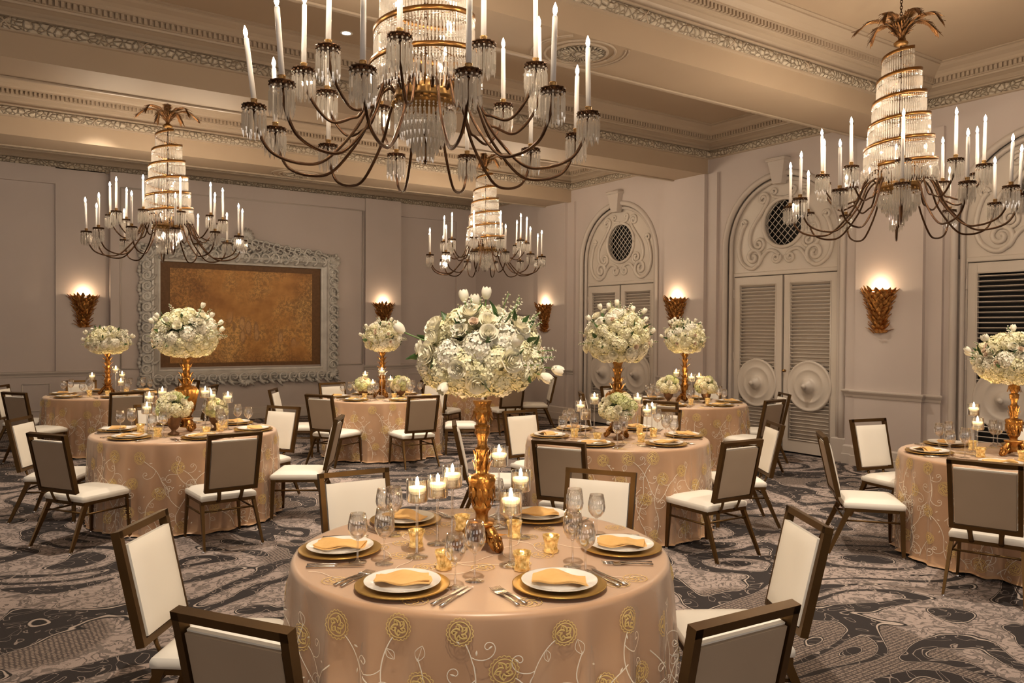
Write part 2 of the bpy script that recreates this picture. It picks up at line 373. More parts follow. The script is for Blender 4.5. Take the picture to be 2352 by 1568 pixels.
def tapestry_mat():
    m = pmat('antique gold tapestry', (0.4, 0.2, 0.06), 0.55); N, L, b = nodes(m)
    tc = N.new('ShaderNodeTexCoord')
    def noise(scale, detail, rough=0.55, dist=0.0):
        n = N.new('ShaderNodeTexNoise'); n.inputs['Scale'].default_value = scale; n.inputs['Detail'].default_value = detail
        n.inputs['Roughness'].default_value = rough; n.inputs['Distortion'].default_value = dist; L.new(tc.outputs['Object'], n.inputs['Vector']); return n.outputs[0]
    def ramp(x, stops):
        r = N.new('ShaderNodeValToRGB'); e = r.color_ramp.elements
        while len(e) < len(stops): e.new(0.5)
        for k, (p, c) in enumerate(stops): e[k].position = p; e[k].color = c
        L.new(x, r.inputs[0]); return r.outputs[0]
    ground = ramp(noise(1.3, 4), [(0.36, (0.38, 0.16, 0.036, 1)), (0.5, (0.60, 0.29, 0.075, 1)), (0.66, (0.80, 0.46, 0.15, 1))])
    sep = N.new('ShaderNodeSeparateXYZ'); L.new(tc.outputs['Object'], sep.inputs[0])
    fol = ramp(noise(17, 6, 0.75, 0.8), [(0.47, (0, 0, 0, 1)), (0.53, (1, 1, 1, 1))])
    reg = ramp(noise(1.3, 1), [(0.44, (0, 0, 0, 1)), (0.56, (1, 1, 1, 1))])
    ml = N.new('ShaderNodeMath'); ml.operation = 'MULTIPLY'; L.new(fol, ml.inputs[0]); L.new(reg, ml.inputs[1])
    m2 = N.new('ShaderNodeMath'); m2.operation = 'MULTIPLY'; m2.inputs[1].default_value = 0.55; L.new(ml.outputs[0], m2.inputs[0])
    mx = N.new('ShaderNodeMix'); mx.data_type = 'RGBA'; L.new(m2.outputs[0], mx.inputs[0]); L.new(ground, mx.inputs[6]); mx.inputs[7].default_value = (0.15, 0.075, 0.028, 1)
    def mr(src, f0, f1):
        n = N.new('ShaderNodeMapRange'); n.inputs['From Min'].default_value = f0; n.inputs['From Max'].default_value = f1; L.new(src, n.inputs[0]); return n.outputs[0]
    def mul(*xs):
        o = xs[0]
        for x in xs[1:]:
            n = N.new('ShaderNodeMath'); n.operation = 'MULTIPLY'; L.new(o, n.inputs[0])
            if isinstance(x, float): n.inputs[1].default_value = x
            else: L.new(x, n.inputs[1])
            o = n.outputs[0]
        return o
    def mixc(fac, c1, c2):
        n = N.new('ShaderNodeMix'); n.data_type = 'RGBA'; L.new(fac, n.inputs[0]); L.new(c1, n.inputs[6]); n.inputs[7].default_value = c2; return n.outputs[2]
    X, Z = sep.outputs[0], sep.outputs[2]
    wob = noise(3.0, 3)
    def wob_add(src, k):
        n = N.new('ShaderNodeMath'); n.operation = 'MULTIPLY_ADD'; L.new(wob, n.inputs[0]); n.inputs[1].default_value = k; L.new(src, n.inputs[2]); return n.outputs[0]
    col = mx.outputs[2]
    leafy = ramp(noise(22, 5, 0.8, 0.6), [(0.44, (0, 0, 0, 1)), (0.54, (1, 1, 1, 1))])
    col = mixc(mul(mr(wob_add(X, 1.0), .05, -.45), mr(Z, -.2, .1), leafy, .65), col, (0.13, 0.065, 0.022, 1))       # tree at the left
    col = mixc(mul(mr(wob_add(X, 1.0), 1.35, 1.65), mr(Z, -.3, .0), leafy, .5), col, (0.16, 0.08, 0.028, 1))          # trees at the right
    col = mixc(mul(mr(wob_add(Z, .5), -.30, -.62), leafy, .6), col, (0.15, 0.075, 0.026, 1))                          # dark ground
    mp = N.new('ShaderNodeMapping'); mp.inputs['Scale'].default_value = (6.5, 1, 2.6); L.new(tc.outputs['Object'], mp.inputs[0])
    vo = N.new('ShaderNodeTexVoronoi'); vo.inputs['Scale'].default_value = 1.0; L.new(mp.outputs[0], vo.inputs['Vector'])
    body = mul(mr(vo.outputs['Distance'], .42, .30), mr(Z, .12, -.05), mr(Z, -.62, -.45), mr(X, -.45, -.25), mr(X, 1.25, 1.05))
    col = mixc(mul(body, .55), col, (0.62, 0.36, 0.17, 1)); edge_ = mul(mr(vo.outputs['Distance'], .26, .33), body)
    col = mixc(mul(edge_, .7), col, (0.20, 0.095, 0.035, 1)); L.new(col, b.inputs['Base Color']); return m
M['tapestry'] = tapestry_mat()
M['tapborder'] = noise_var(pmat('tapestry border', (0.12, 0.06, 0.02), 0.6), (0.13, 0.06, 0.018, 1), (0.19, 0.09, 0.03, 1), 20, 4)
# ================================================================ ROOM
X0, X1, Y0, Y1 = -6.0, 9.63, -3.0, 15.56
ZS, ZL, ZC = 4.18, 4.43, 4.85
BEAMS = [(-1.70, -0.98), (1.74, 2.46), (5.18, 5.90), (8.61, 9.33), (12.06, 12.80)]
floor = struct('floor', MB().box(((X0 + X1) / 2 + .3, (Y0 + Y1) / 2, -0.05), (X1 - X0 + 1.4, Y1 - Y0 + .6, 0.1)), M['carpet'])
floor['label'] = 'patterned dark brown and taupe scroll carpet'

# ceiling: coffer panels and beams
mb = MB()
edges = [Y0] + [v for b in BEAMS for v in b] + [Y1]
COFFERS = [(edges[i], edges[i + 1]) for i in range(0, len(edges), 2)]
for a, b in COFFERS: mb.box(((X0 + X1) / 2, (a + b) / 2, ZC + .06), (X1 - X0 + .6, b - a + .02, .12))
for a, b in BEAMS: mb.box(((X0 + X1) / 2, (a + b) / 2, (ZS + ZC + .12) / 2), (X1 - X0 + .6, b - a, ZC + .12 - ZS))
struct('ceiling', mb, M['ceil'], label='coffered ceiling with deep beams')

def sweep_rect(mb, prof, x0, x1, y0, y1, mat=0):
    """prof: (inset, z) list swept round the inside of a rectangle, mitred"""
    vs = []; fs = []
    for (p, z) in prof: vs += [(x0 + p, y0 + p, z), (x1 - p, y0 + p, z), (x1 - p, y1 - p, z), (x0 + p, y1 - p, z)]
    for j in range(len(prof) - 1):
        for i in range(4):
            k = (i + 1) % 4
            fs.append((j * 4 + i, (j + 1) * 4 + i, (j + 1) * 4 + k, j * 4 + k))
    mb.add(vs, fs, mat, False)
tn = 1
for (a, b) in COFFERS:
    mb = MB()
    leaf = [(0, ZL - .02), (.03, ZL - .015), (.03, ZL)] ; sweep_rect(mb, leaf, X0, X1, a, b, 0)
    band = [(.028, ZL), (.055, ZL + .02), (.065, ZL + .055), (.055, ZL + .09), (.03, ZL + .105)]; sweep_rect(mb, band, X0, X1, a, b, 1)
    up = [(.03, ZL + .105), (.06, ZL + .11), (.06, ZL + .125), (.02, ZL + .13), (.02, ZL + .155), (.05, ZL + .185), (.10, ZL + .205), (.125, ZL + .208), (.13, ZL + .225), (.155, ZL + .228), (.16, ZL + .30)]
    sweep_rect(mb, up, X0, X1, a, b, 0)
    up2 = [(.16, ZL + .285), (.20, ZL + .29), (.20, ZL + .305), (.215, ZL + .325), (.25, ZL + .35), (.31, ZL + .375), (.335, ZL + .39), (.335, ZL + .405), (.37, ZL + .41), (.37, ZC + .005)]
    sweep_rect(mb, up2, X0, X1, a, b, 0)
    # dentils
    zc = ZL + .262; n = 0
    x = X0 + .2
    while x < X1 - .17:
        if x > -1.5:
            for yy in ((b - .175),) + (((a + .175),) if a > 100 else ()): mb.box((x, yy, zc), (.026, .035, .052))
        x += .05
    y = a + .2
    while y < b - .17: mb.box((X1 - .175, y, zc), (.035, .026, .052)); y += .05
    # X-shaped ribbon wraps across the leaf band
    x = 0.3
    while x < X1 - .3:
        for s in (-1, 1): mb.tube([(x - .05 * s, b - .04, ZL + .0), (x, b - .069, ZL + .055), (x + .05 * s, b - .045, ZL + .105)], .008, 5)
        x += 1.15
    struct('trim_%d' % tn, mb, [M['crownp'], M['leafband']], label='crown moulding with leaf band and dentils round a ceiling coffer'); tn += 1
# soffit edge beads
for (a, b) in BEAMS[1:]:
    mb = MB()
    for yy in (b - .06,): mb.box(((X0 + X1) / 2, yy, ZS - .008), (X1 - X0, .05, .02), bevel=.006)
    struct('trim_%d' % tn, mb, M['crownp'], label='flat bead under a ceiling beam'); tn += 1
# ceiling medallions
for (mx, my, lab) in ((4.48, 5.50, 'round plaster vent medallion under the nearer beam'), (4.40, 12.42, 'round plaster vent medallion under the farthest beam')):
    root = structroot('trim_%d' % tn, (mx, my, ZS), label=lab); tn += 1
    r_ = MB()
    for R_, t in ((.24, .016), (.31, .012)): r_.tube([(R_ * math.cos(2 * PI * i / 48), R_ * math.sin(2 * PI * i / 48), -.006) for i in range(49)], t, 6)
    for s in (0, PI):
        for R_ in (.40, .43):
            r_.tube([(R_ * math.cos(s + t_), R_ * math.sin(s + t_), -.002) for t_ in [(-.75 + 1.5 * i / 20) for i in range(21)]], .009, 5)
    make('rings', r_, M['crownp'], root)
    d_ = MB(); d_.lathe([(.0, -.03), (.06, -.03), (.08, -.012), (.225, -.012), (.235, 0)], 40)
    for i in range(32):
        a_ = 2 * PI * i / 32
        d_.tube([(.08 * math.cos(a_), .08 * math.sin(a_), -.016), (.15 * math.cos(a_ + .1), .15 * math.sin(a_ + .1), -.026), (.215 * math.cos(a_), .215 * math.sin(a_), -.016)], [.006, .014, .006], 5)
    make('rosette', d_, M['leafband'], root)
# downlights (round recessed fittings)
def downlight(x, y, lab, power=1.0, aim=None):
    t = thing('downlight', lab, 'ceiling light', (x, y, ZC - .004), 0, 'recessed downlights in the coffers')
    make('ring', MB().lathe([(.045, .0), (.065, -.004), (.068, .003)], 24), M['ringlight'], t)
    make('lens', MB().lathe([(0.0, -.001), (.045, -.001)], 24), M['spotlens'], t)
    l = bpy.data.lights.new('downlight_beam', 'SPOT'); l.energy = SPOT_W * power; l.color = (1.0, 0.84, 0.66); l.spot_size = rad(85); l.spot_blend = 0.9; l.shadow_soft_size = .04
    o = bpy.data.objects.new('downlight_beam', l); COL.objects.link(o); o.parent = t; o.location = (0, 0, -.03)
    if aim:
        d = Vector((aim[0] - x, aim[1] - y, .8 - ZC)); o.rotation_euler = d.to_track_quat('-Z', 'Y').to_euler()
for (x, y, lab, p, aim) in (
    (3.33, 7.98, 'small recessed downlight left of the big chandelier candles', 1.0, None), (5.69, 7.98, 'small recessed downlight right of the big chandelier', 1.0, None),
    (1.0, 6.6, 'recessed downlight above the middle-left table', 1.3, (1.7, 7.4)), (4.4, 4.2, 'recessed downlight above the middle-right table', 1.1, (4.8, 5.2)),  # unseen fittings from here on, added to brighten the tables
    (0.9, 1.2, 'recessed downlight above the foreground table', 1.6, (1.75, 2.6)), (7.6, 6.5, 'recessed downlight by the arched doors', 1.0, None), (5.6, 1.2, 'recessed downlight above the right-edge table', 1.4, (6.5, 2.6)),
    (4.5, 9.9, 'recessed downlight above the far centre table', 1.0, None), (1.5, 11.6, 'recessed downlight above the far-left table', 0.8, None)):
    downlight(x, y, lab, p, aim)

# ---- walls
def rail(mb, pts, z=0.93):
    """chair rail along a polyline (walls on the left of the direction of travel)"""
    for i in range(len(pts) - 1):
        (xa, ya), (xb, yb) = pts[i], pts[i + 1]
        L_ = math.hypot(xb - xa, yb - ya); an = math.atan2(yb - ya, xb - xa)
        T = Matrix.Translation((xa, ya, z)) @ Matrix.Rotation(an, 4, 'Z')
        prof = [(0, -.045), (.012, -.04), (.018, -.01), (.035, .012), (.045, .03), (.045, .045), (.02, .05), (0, .052)]
        vs = []; fs = []
        for (p, zz) in prof: vs += [(-p if i == 0 or True else 0, -p, zz), (L_ + p, -p, zz)]
        for j in range(len(prof) - 1): fs.append((2 * j, 2 * j + 1, 2 * j + 3, 2 * j + 2))
        fs.append(tuple(2 * j for j in range(len(prof)))); fs.append(tuple(2 * j + 1 for j in range(len(prof)))[::-1])
        mb.add(vs, fs, 0, False, T)
def baseb(mb, pts, h=.22):
    for i in range(len(pts) - 1):
        (xa, ya), (xb, yb) = pts[i], pts[i + 1]
        L_ = math.hypot(xb - xa, yb - ya); an = math.atan2(yb - ya, xb - xa)
        T = Matrix.Translation((xa, ya, 0)) @ Matrix.Rotation(an, 4, 'Z')
        prof = [(.035, 0), (.035, h * .5), (.028, h * .54), (.022, h * .92), (.008, h), (0, h)]
        vs = []; fs = []
        for (p, zz) in prof: vs += [(-p, -p, zz), (L_ + p, -p, zz)]
        for j in range(len(prof) - 1): fs.append((2 * j, 2 * j + 1, 2 * j + 3, 2 * j + 2))
        fs.append(tuple(2 * j for j in range(len(prof)))); fs.append(tuple(2 * j + 1 for j in range(len(prof)))[::-1])
        mb.add(vs, fs, 0, False, T)
# back wall: left bay, pier, framed bay, pier, right bay
mb = MB()
def slab_y(mb, xa, xb, y, z0, z1, d=.4): mb.box(((xa + xb) / 2, y + d / 2, (z0 + z1) / 2), (xb - xa, d, z1 - z0))
slab_y(mb, X0, X1 + .3, Y1 + .02, 0, ZC)                                    # main face
slab_y(mb, 1.27, 2.03, Y1 - .03, 0, 4.43, .2)                              # left pier
slab_y(mb, 2.09, 6.84, Y1 - .17, 0, 1.0, .2)                               # framed bay, below
slab_y(mb, 2.09, 2.25, Y1 - .17, 1.0, 4.43, .2); slab_y(mb, 2.25, 6.84, Y1 - .17, 4.17, 4.43, .2); slab_y(mb, 2.25, 6.84, Y1 - .145, 1.0, 4.17, .2)
slab_y(mb, 6.84, 7.65, Y1 - .22, 0, 4.43, .2)                              # right pier
slab_y(mb, 7.65, 9.12, Y1 - .05, 4.15, 4.43, .2); slab_y(mb, 9.12, X1 + .1, Y1 - .05, 0, 4.43, .2); slab_y(mb, 7.65, 9.12, Y1 - .05, 0, .99, .2)
slab_y(mb, X0, 1.27, Y1 - .05, 4.15, 4.43, .2); slab_y(mb, X0, 1.27, Y1 - .05, 0, .98, .2)
struct('wall_back', mb, M['paint'])
mb = MB()
rail(mb, [(X0, Y1 - .05), (1.27, Y1 - .05)]); rail(mb, [(1.27, Y1 - .03), (1.99, Y1 - .03)]); rail(mb, [(6.84, Y1 - .22), (7.65, Y1 - .22)]); rail(mb, [(7.70, Y1 - .05), (X1, Y1 - .05)])
struct('trim_%d' % tn, mb, M['trimp'], label='moulded chair rail along the back wall'); tn += 1
mb = MB()
baseb(mb, [(X0, Y1 - .05), (1.27, Y1 - .05)]); baseb(mb, [(1.27, Y1 - .03), (2.0, Y1 - .03)]); baseb(mb, [(2.12, Y1 - .17), (6.82, Y1 - .17)]); baseb(mb, [(6.84, Y1 - .22), (7.65, Y1 - .22)]); baseb(mb, [(7.70, Y1 - .05), (X1, Y1 - .05)])
struct('baseboard_back', mb, M['trimp'])
# raised rectangular panel mouldings on the wainscot and right bay
def rect_mould(mb, plane, a0, a1, z0, z1, at, r=.012):
    P = lambda a, z: (a, at, z) if plane == 'y' else (at, a, z)
    for (p, q) in (((a0, z0), (a1, z0)), ((a1, z0), (a1, z1)), ((a1, z1), (a0, z1)), ((a0, z1), (a0, z0))):
        mb.tube([P(*p), P(*q)], r, 6)
mb = MB(); rect_mould(mb, 'y', .78, 1.18, .32, .77, Y1 - .052); rect_mould(mb, 'y', 2.25, 6.80, 1.0, 4.17, Y1 - .172, .014); rect_mould(mb, 'y', 7.9, 9.0, .32, .77, Y1 - .052)
struct('trim_%d' % tn, mb, M['trimp'], label='thin rectangular panel mouldings on the back wall'); tn += 1
# side / rear walls of the room with unseen windows, added for the fill light
mb = MB()
mb.box((X0 - .15, (Y0 + Y1) / 2, ZC / 2), (.3, Y1 - Y0 + .6, ZC))
struct('wall_left', mb, M['paint'])
mb = MB(); mb.box(((X0 + X1) / 2, Y0 - .15, ZC / 2), (X1 - X0 + .6, .3, ZC)); struct('wall_front', mb, M['paint'])
k = 1
for (wx, wy, rz) in ((-3.6, Y0 + .02, 0), (.6, Y0 + .02, 0), (4.8, Y0 + .02, 0), (X0 + .02, .4, -PI / 2), (X0 + .02, 5.2, -PI / 2), (X0 + .02, 10.2, -PI / 2)):
    r_ = structroot('window_%d' % k, (wx, wy, 2.1), rz); k += 1
    f_ = MB()
    for s in (-1, 1): f_.box((s * 1.0, .03, 0), (.09, .08, 2.8)); f_.box((0, .03, s * 1.36), (2.09, .08, .09))
    f_.box((0, .02, 0), (.04, .04, 2.7)); f_.box((0, .02, .3), (2.0, .04, .04))
    make('window_frame', f_, M['trimp'], r_); make('pane', MB().box((0, 0, 0), (1.95, .01, 2.65)), M['china'], r_)

# ---- right wall with arched doorways between piers
DOORS = [(3.83, 1), (7.27, 2), (10.73, 3)]
DW, SPR = .99, 3.0                                   # opening half width, springing height (outer moulding radius)
PIERS = [(1.72, 2.55), (5.14, 6.02), (8.60, 9.46), (12.10, 12.98)]
def wall_with_arch(mb, yc, ya, yb, x, R_, zs, ztop, depth=.3, n=24):
    """wall face at x (normal -x) with an arched opening, and the reveal going back"""
    arc = [(yc + R_ * math.cos(PI - PI * i / n), zs + R_ * math.sin(PI - PI * i / n)) for i in range(n + 1)]   # from -R to +R  (y increasing)
    vs = []; fs = []
    for (y, z) in arc: vs += [(x, y, z), (x, y, ztop)]
    for i in range(n): fs.append((2 * i, 2 * i + 1, 2 * i + 3, 2 * i + 2))
    mb.add(vs, fs, 0, False)
    mb.add([(x, ya, 0), (x, yc - R_, 0), (x, yc - R_, ztop), (x, ya, ztop)], [(0, 3, 2, 1)], 0, False)
    mb.add([(x, yc + R_, 0), (x, yb, 0), (x, yb, ztop), (x, yc + R_, ztop)], [(0, 3, 2, 1)], 0, False)
    pl = [(yc - R_, 0)] + arc + [(yc + R_, 0)]; vs = []; fs = []
    for (y, z) in pl: vs += [(x, y, z), (x + depth, y, z)]
    for i in range(len(pl) - 1): fs.append((2 * i, 2 * i + 2, 2 * i + 3, 2 * i + 1))
    mb.add(vs, fs, 0, True)
mb = MB()
bays = [(-3.0, 1.72, None), (2.55, 5.14, 3.83), (6.02, 8.60, 7.27), (9.46, 12.10, 10.73), (12.98, Y1 + .05, None)]
for (ya, yb, yc) in bays:
    if yc is None: mb.box((X1 + .15, (ya + yb) / 2, ZC / 2), (.3, yb - ya, ZC))
    else: wall_with_arch(mb, yc, ya, yb, X1, DW, SPR, ZC)
for (ya, yb) in PIERS:
    mb.box((X1 + .15, (ya + yb) / 2, ZC / 2), (.36, yb - ya, ZC))
    mb.box((X1 + .03, (ya + yb) / 2, ZS / 2), (.28, yb - ya, ZS))                      # pier face at X1-.11
    mb.box((X1 + .03, (ya + yb) / 2 - .02, ZS / 2), (.16, yb - ya + .36, ZS))          # stepped pilaster behind it
mb.box((X1 + .5, (Y0 + Y1) / 2, ZC / 2), (.2, Y1 - Y0 + .6, ZC))
struct('wall_right', mb, M['paint'])
XP = X1 - .11
mb = MB()
for (ya, yb) in PIERS:
    rail(mb, [(XP, yb), (XP, ya)]); rail(mb, [(XP, ya), (X1 - .05, ya)]); rail(mb, [(X1 - .05, ya), (X1 - .05, ya - .2)]); rail(mb, [(X1 - .05, yb + .16), (X1 - .05, yb)])
rail(mb, [(X1, Y1 - .05), (X1, 13.15)])
struct('trim_%d' % tn, mb, M['trimp'], label='moulded chair rail round the piers of the right wall'); tn += 1
mb = MB()
for (ya, yb) in PIERS: baseb(mb, [(XP, yb), (XP, ya)], .25); baseb(mb, [(XP, ya), (X1 - .05, ya)], .25); baseb(mb, [(X1 - .05, ya), (X1 - .05, ya - .2)], .25); baseb(mb, [(X1 - .05, yb + .16), (X1 - .05, yb)], .25)
baseb(mb, [(X1, Y1 - .05), (X1, 13.15)], .25)
struct('baseboard_right', mb, M['trimp'])
mb = MB(); rect_mould(mb, 'x', 13.25, 13.85, 1.3, 2.05, X1 - .005, .02); rect_mould(mb, 'x', 13.32, 13.78, 1.38, 1.97, X1 - .005, .008)
struct('trim_%d' % tn, mb, M['trimp'], label='square framed panel on the right wall by the back corner'); tn += 1

def spiral(cx, cz, r0, turns, a0, ccw=1, n=26, rmin=.018):
    out = []
    for i in range(n + 1):
        t = i / n; r = r0 * (1 - t) ** 1.0 + rmin * t; a = a0 + ccw * t * turns * 2 * PI
        out.append((cx + r * math.cos(a), cz + r * math.sin(a)))
    return out
def scrollwork(mb):
    """tympanum scrolls in door-local (u, z); mirrored"""
    curves = []
    # great lower S: foot scroll, sweep round the side, small head scroll
    foot = spiral(-.52, 2.83, .15, 1.5, -PI / 2, 1)[::-1]
    c1 = foot[:-1] + [(-.52, 2.665), (-.62, 2.68), (-.74, 2.78), (-.79, 2.95), (-.77, 3.12), (-.72, 3.27), (-.66, 3.34)]
    curves.append((c1, .022)); curves.append((spiral(-.70, 3.345, .055, 1.3, 0, 1), .016))
    # inner scroll from foot to the centre
    c2 = [(-.52, 2.675), (-.42, 2.72), (-.36, 2.82), (-.26, 2.91), (-.14, 2.90), (-.07, 2.84)]
    curves.append((c2, .020)); curves.append((spiral(-.115, 2.80, .075, 1.5, .4, -1), .017))
    # mid scroll and its rising stem
    curves.append((spiral(-.42, 3.02, .10, 1.6, -PI / 2, 1), .018))
    curves.append(([(-.42, 2.92), (-.54, 2.96), (-.59, 3.08), (-.56, 3.24), (-.46, 3.38), (-.36, 3.50), (-.27, 3.64), (-.27, 3.72)], .020))
    curves.append((spiral(-.35, 3.68, .085, 1.5, .3, 1), .017))
    # bowl under the keystone
    curves.append((spiral(-.16, 3.76, .05, 1.3, -PI / 2 - .6, -1), .014))
    curves.append(([(-.20, 3.73), (-.15, 3.68), (0, 3.66)], .016))
    for pts, r in curves:
        for s in (-1, 1):
            P = catmull([(s * u, -.014, z) for u, z in pts], 3)
            mb.tube(P, r * 1.35, 8, flat=1.0)
def build_door(yc, idx, open_louvre):
    """door-local frame: u along +X, outward (towards the room) -Y ; placed with rz so that local -Y looks to world -X"""
    root = structroot('door_%d' % idx, (X1, yc, 0), PI / 2 + PI, label=('arched double louvred door partly hidden at the right edge', 'arched double louvred door in the middle of the right wall', 'arched double louvred door farthest along the right wall')[idx - 1])
    REC = .10
    fr = MB()
    def arch_mould(R_, r, y, zs=SPR, lo=0.0):
        pts = [(-R_, y, lo)] + [(-R_, y, lo + (zs - lo) * t / 4) for t in range(1, 4)] + [(R_ * math.cos(PI - PI * i / 28), y, zs + R_ * math.sin(PI - PI * i / 28)) for i in range(29)] + [(R_, y, lo + (zs - lo) * t / 4) for t in range(3, 0, -1)] + [(R_, y, lo)]
        fr.tube(pts, r, 8, flat=1.0)
    arch_mould(1.00, .045, .0); arch_mould(.92, .030, .045)
    for s in (-1, 1):
        fr.box((s * .985, .0, .16), (.22, .11, .32), bevel=.01); fr.box((s * .935, REC, 1.3), (.112, .05, 2.6))
    make('architrave', fr, M['trimp'], root)
    kb = MB(); kb.add([(-.075, -.09, 3.84), (.075, -.09, 3.84), (.14, -.12, 4.16), (-.14, -.12, 4.16), (-.075, .02, 3.84), (.075, .02, 3.84), (.14, .02, 4.16), (-.14, .02, 4.16)],
        [(0, 1, 2, 3), (5, 4, 7, 6), (4, 0, 3, 7), (1, 5, 6, 2), (4, 5, 1, 0)], 0, False)
    kb.box((0, -.06, 4.18), (.33, .19, .05), bevel=.012); make('keystone', kb, M['trimp'], root)
    # tympanum board (semicircle on a rectangle, with a round hole)
    ty = MB(); n = 64; inner = []; outer = []
    for i in range(n):
        a = 2 * PI * i / n; ca, sa = math.cos(a), math.sin(a)
        inner.append((.33 * ca, 3.30 + .33 * sa))
        t = 5.0
        # ray-march to the arch outline
        lo_, hi_ = 0, 2.0
        for _ in range(24):
            mid = (lo_ + hi_) / 2; u, z = mid * ca, 3.30 + mid * sa
            ok = (abs(u) < .975 and 2.56 < z < SPR) or (z >= SPR and u * u + (z - SPR) ** 2 < .975 ** 2)
            if ok: lo_ = mid
            else: hi_ = mid
        outer.append((lo_ * ca, 3.30 + lo_ * sa))
    vs = [(u, REC - .02, z) for u, z in inner] + [(u, REC - .02, z) for u, z in outer]
    ty.add(vs, [(i, n + i, n + (i + 1) % n, (i + 1) % n)[::-1] for i in range(n)], 0, False)
    ty.add([(u, REC - .02, z) for u, z in inner] + [(u, REC + .06, z) for u, z in inner], [(i, (i + 1) % n, n + (i + 1) % n, n + i) for i in range(n)], 0, True)
    ty.box((0, REC - .005, 2.585), (1.8, .05, .06), bevel=.01)
    make('tympanum', ty, M['door'], root)
    sw = MB(); scrollwork(sw); o = make('scrollwork', sw, M['door'], root, (0, REC - .02, 0))
    gr = MB(); ring = [(.35 * math.cos(2 * PI * i / 40), REC - .03, 3.30 + .35 * math.sin(2 * PI * i / 40)) for i in range(41)]; gr.tube(ring, .028, 8)
    for k in range(-7, 8):
        c = k * .075
        for s in (-1, 1):
            # line u*s + v = c*sqrt2 within the circle
            d = c
            if abs(d) < .32:
                h = math.sqrt(.33 ** 2 - d * d); q = 1 / math.sqrt(2)
                p1 = (s * q * d - q * h * 1, q * d * 1 + s * q * h) ; p2 = (s * q * d + q * h, q * d - s * q * h)
                gr.tube([(p1[0], REC + .0 + .004 * s, 3.30 + p1[1]), (p2[0], REC + .0 + .004 * s, 3.30 + p2[1])], .010, 4, flat=.5)
    make('lattice_grille', gr, M['door'], root)
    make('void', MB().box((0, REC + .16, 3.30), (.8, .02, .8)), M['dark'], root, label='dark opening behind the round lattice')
    # leaves
    for s in (-1, 1):
        lf = MB(); cu = s * .447; W = .86; y = REC
        z0, z1 = .02, 2.545
        for q in (-1, 1): lf.box((cu + q * (W / 2 - .055), y, (z0 + z1) / 2), (.11, .045, z1 - z0), bevel=.004)
        lf.box((cu, y, z1 - .06), (W - .2, .045, .12), bevel=.004); lf.box((cu, y, z0 + .09), (W - .2, .045, .18), bevel=.004)
        rect = lambda a, b: rect_mould_local(lf, cu - .325, cu + .325, a, b, y - .024)
        rect(.20, 2.425)
        leaf = make('door_leaf', lf, M['door'], root)
        lv = MB(); tilt = rad(32 if not open_louvre else 12); z = .225
        while z < 2.42:
            if not (.66 < z < 1.30 and False):
                T = Matrix.Translation((cu, y + .0, z)) @ Matrix.Rotation(-tilt if True else 0, 4, 'X')
                lv.box((0, 0, 0), (.64, .046 if not open_louvre else .05, .009), M=T, bevel=.002)
            z += .052 if not open_louvre else .06
        make('louvres', lv, M['door'], leaf)
        bk = MB().box((cu, y + .055, 1.31), (.68, .01, 2.3)); make('louvre_backing', bk, M['dark'] if open_louvre else M['door'], leaf)  # open louvres: black sheet stands in for shade between the slats
        ds = MB(); T = Matrix.Translation((cu, y - .02, .97)) @ Matrix.Rotation(PI / 2, 4, 'X')
        ds.lathe([(.355, -.03), (.355, .014), (.34, .024), (.325, .014), (.30, .012), (.24, .012), (.228, .022), (.215, .012), (.12, .014), (.105, .03), (.09, .05), (.085, .07), (.062, .075), (.058, .10), (.03, .105), (.034, .125), (.03, .15), (.0, .158)], 48, M=T)
        make('round_boss', ds, M['door'], leaf)
        hg = MB()
        for hz in (.35, 1.35, 2.3): hg.box((s * .885, y - .028, hz), (.022, .02, .13), bevel=.004)
        make('hinge', hg, M['trimp'], leaf)
    kn = MB(); T = Matrix.Translation((.05, REC - .03, 1.17)) @ Matrix.Rotation(PI / 2, 4, 'X'); kn.lathe([(.018, -.01), (.02, 0), (.008, .004), (.008, .02), (.02, .03), (.018, .042), (0, .046)], 16, M=T)
    make('door_knob', kn, M['brass'], root, label='small brass door knob')
def rect_mould_local(mb, u0, u1, z0, z1, y, r=.010):
    for (p, q) in (((u0, z0), (u1, z0)), ((u1, z0), (u1, z1)), ((u1, z1), (u0, z1)), ((u0, z1), (u0, z0))):
        mb.tube([(p[0], y, p[1]), (q[0], y, q[1])], r, 6)
build_door(3.83, 1, True); build_door(7.27, 2, False); build_door(10.73, 3, False)

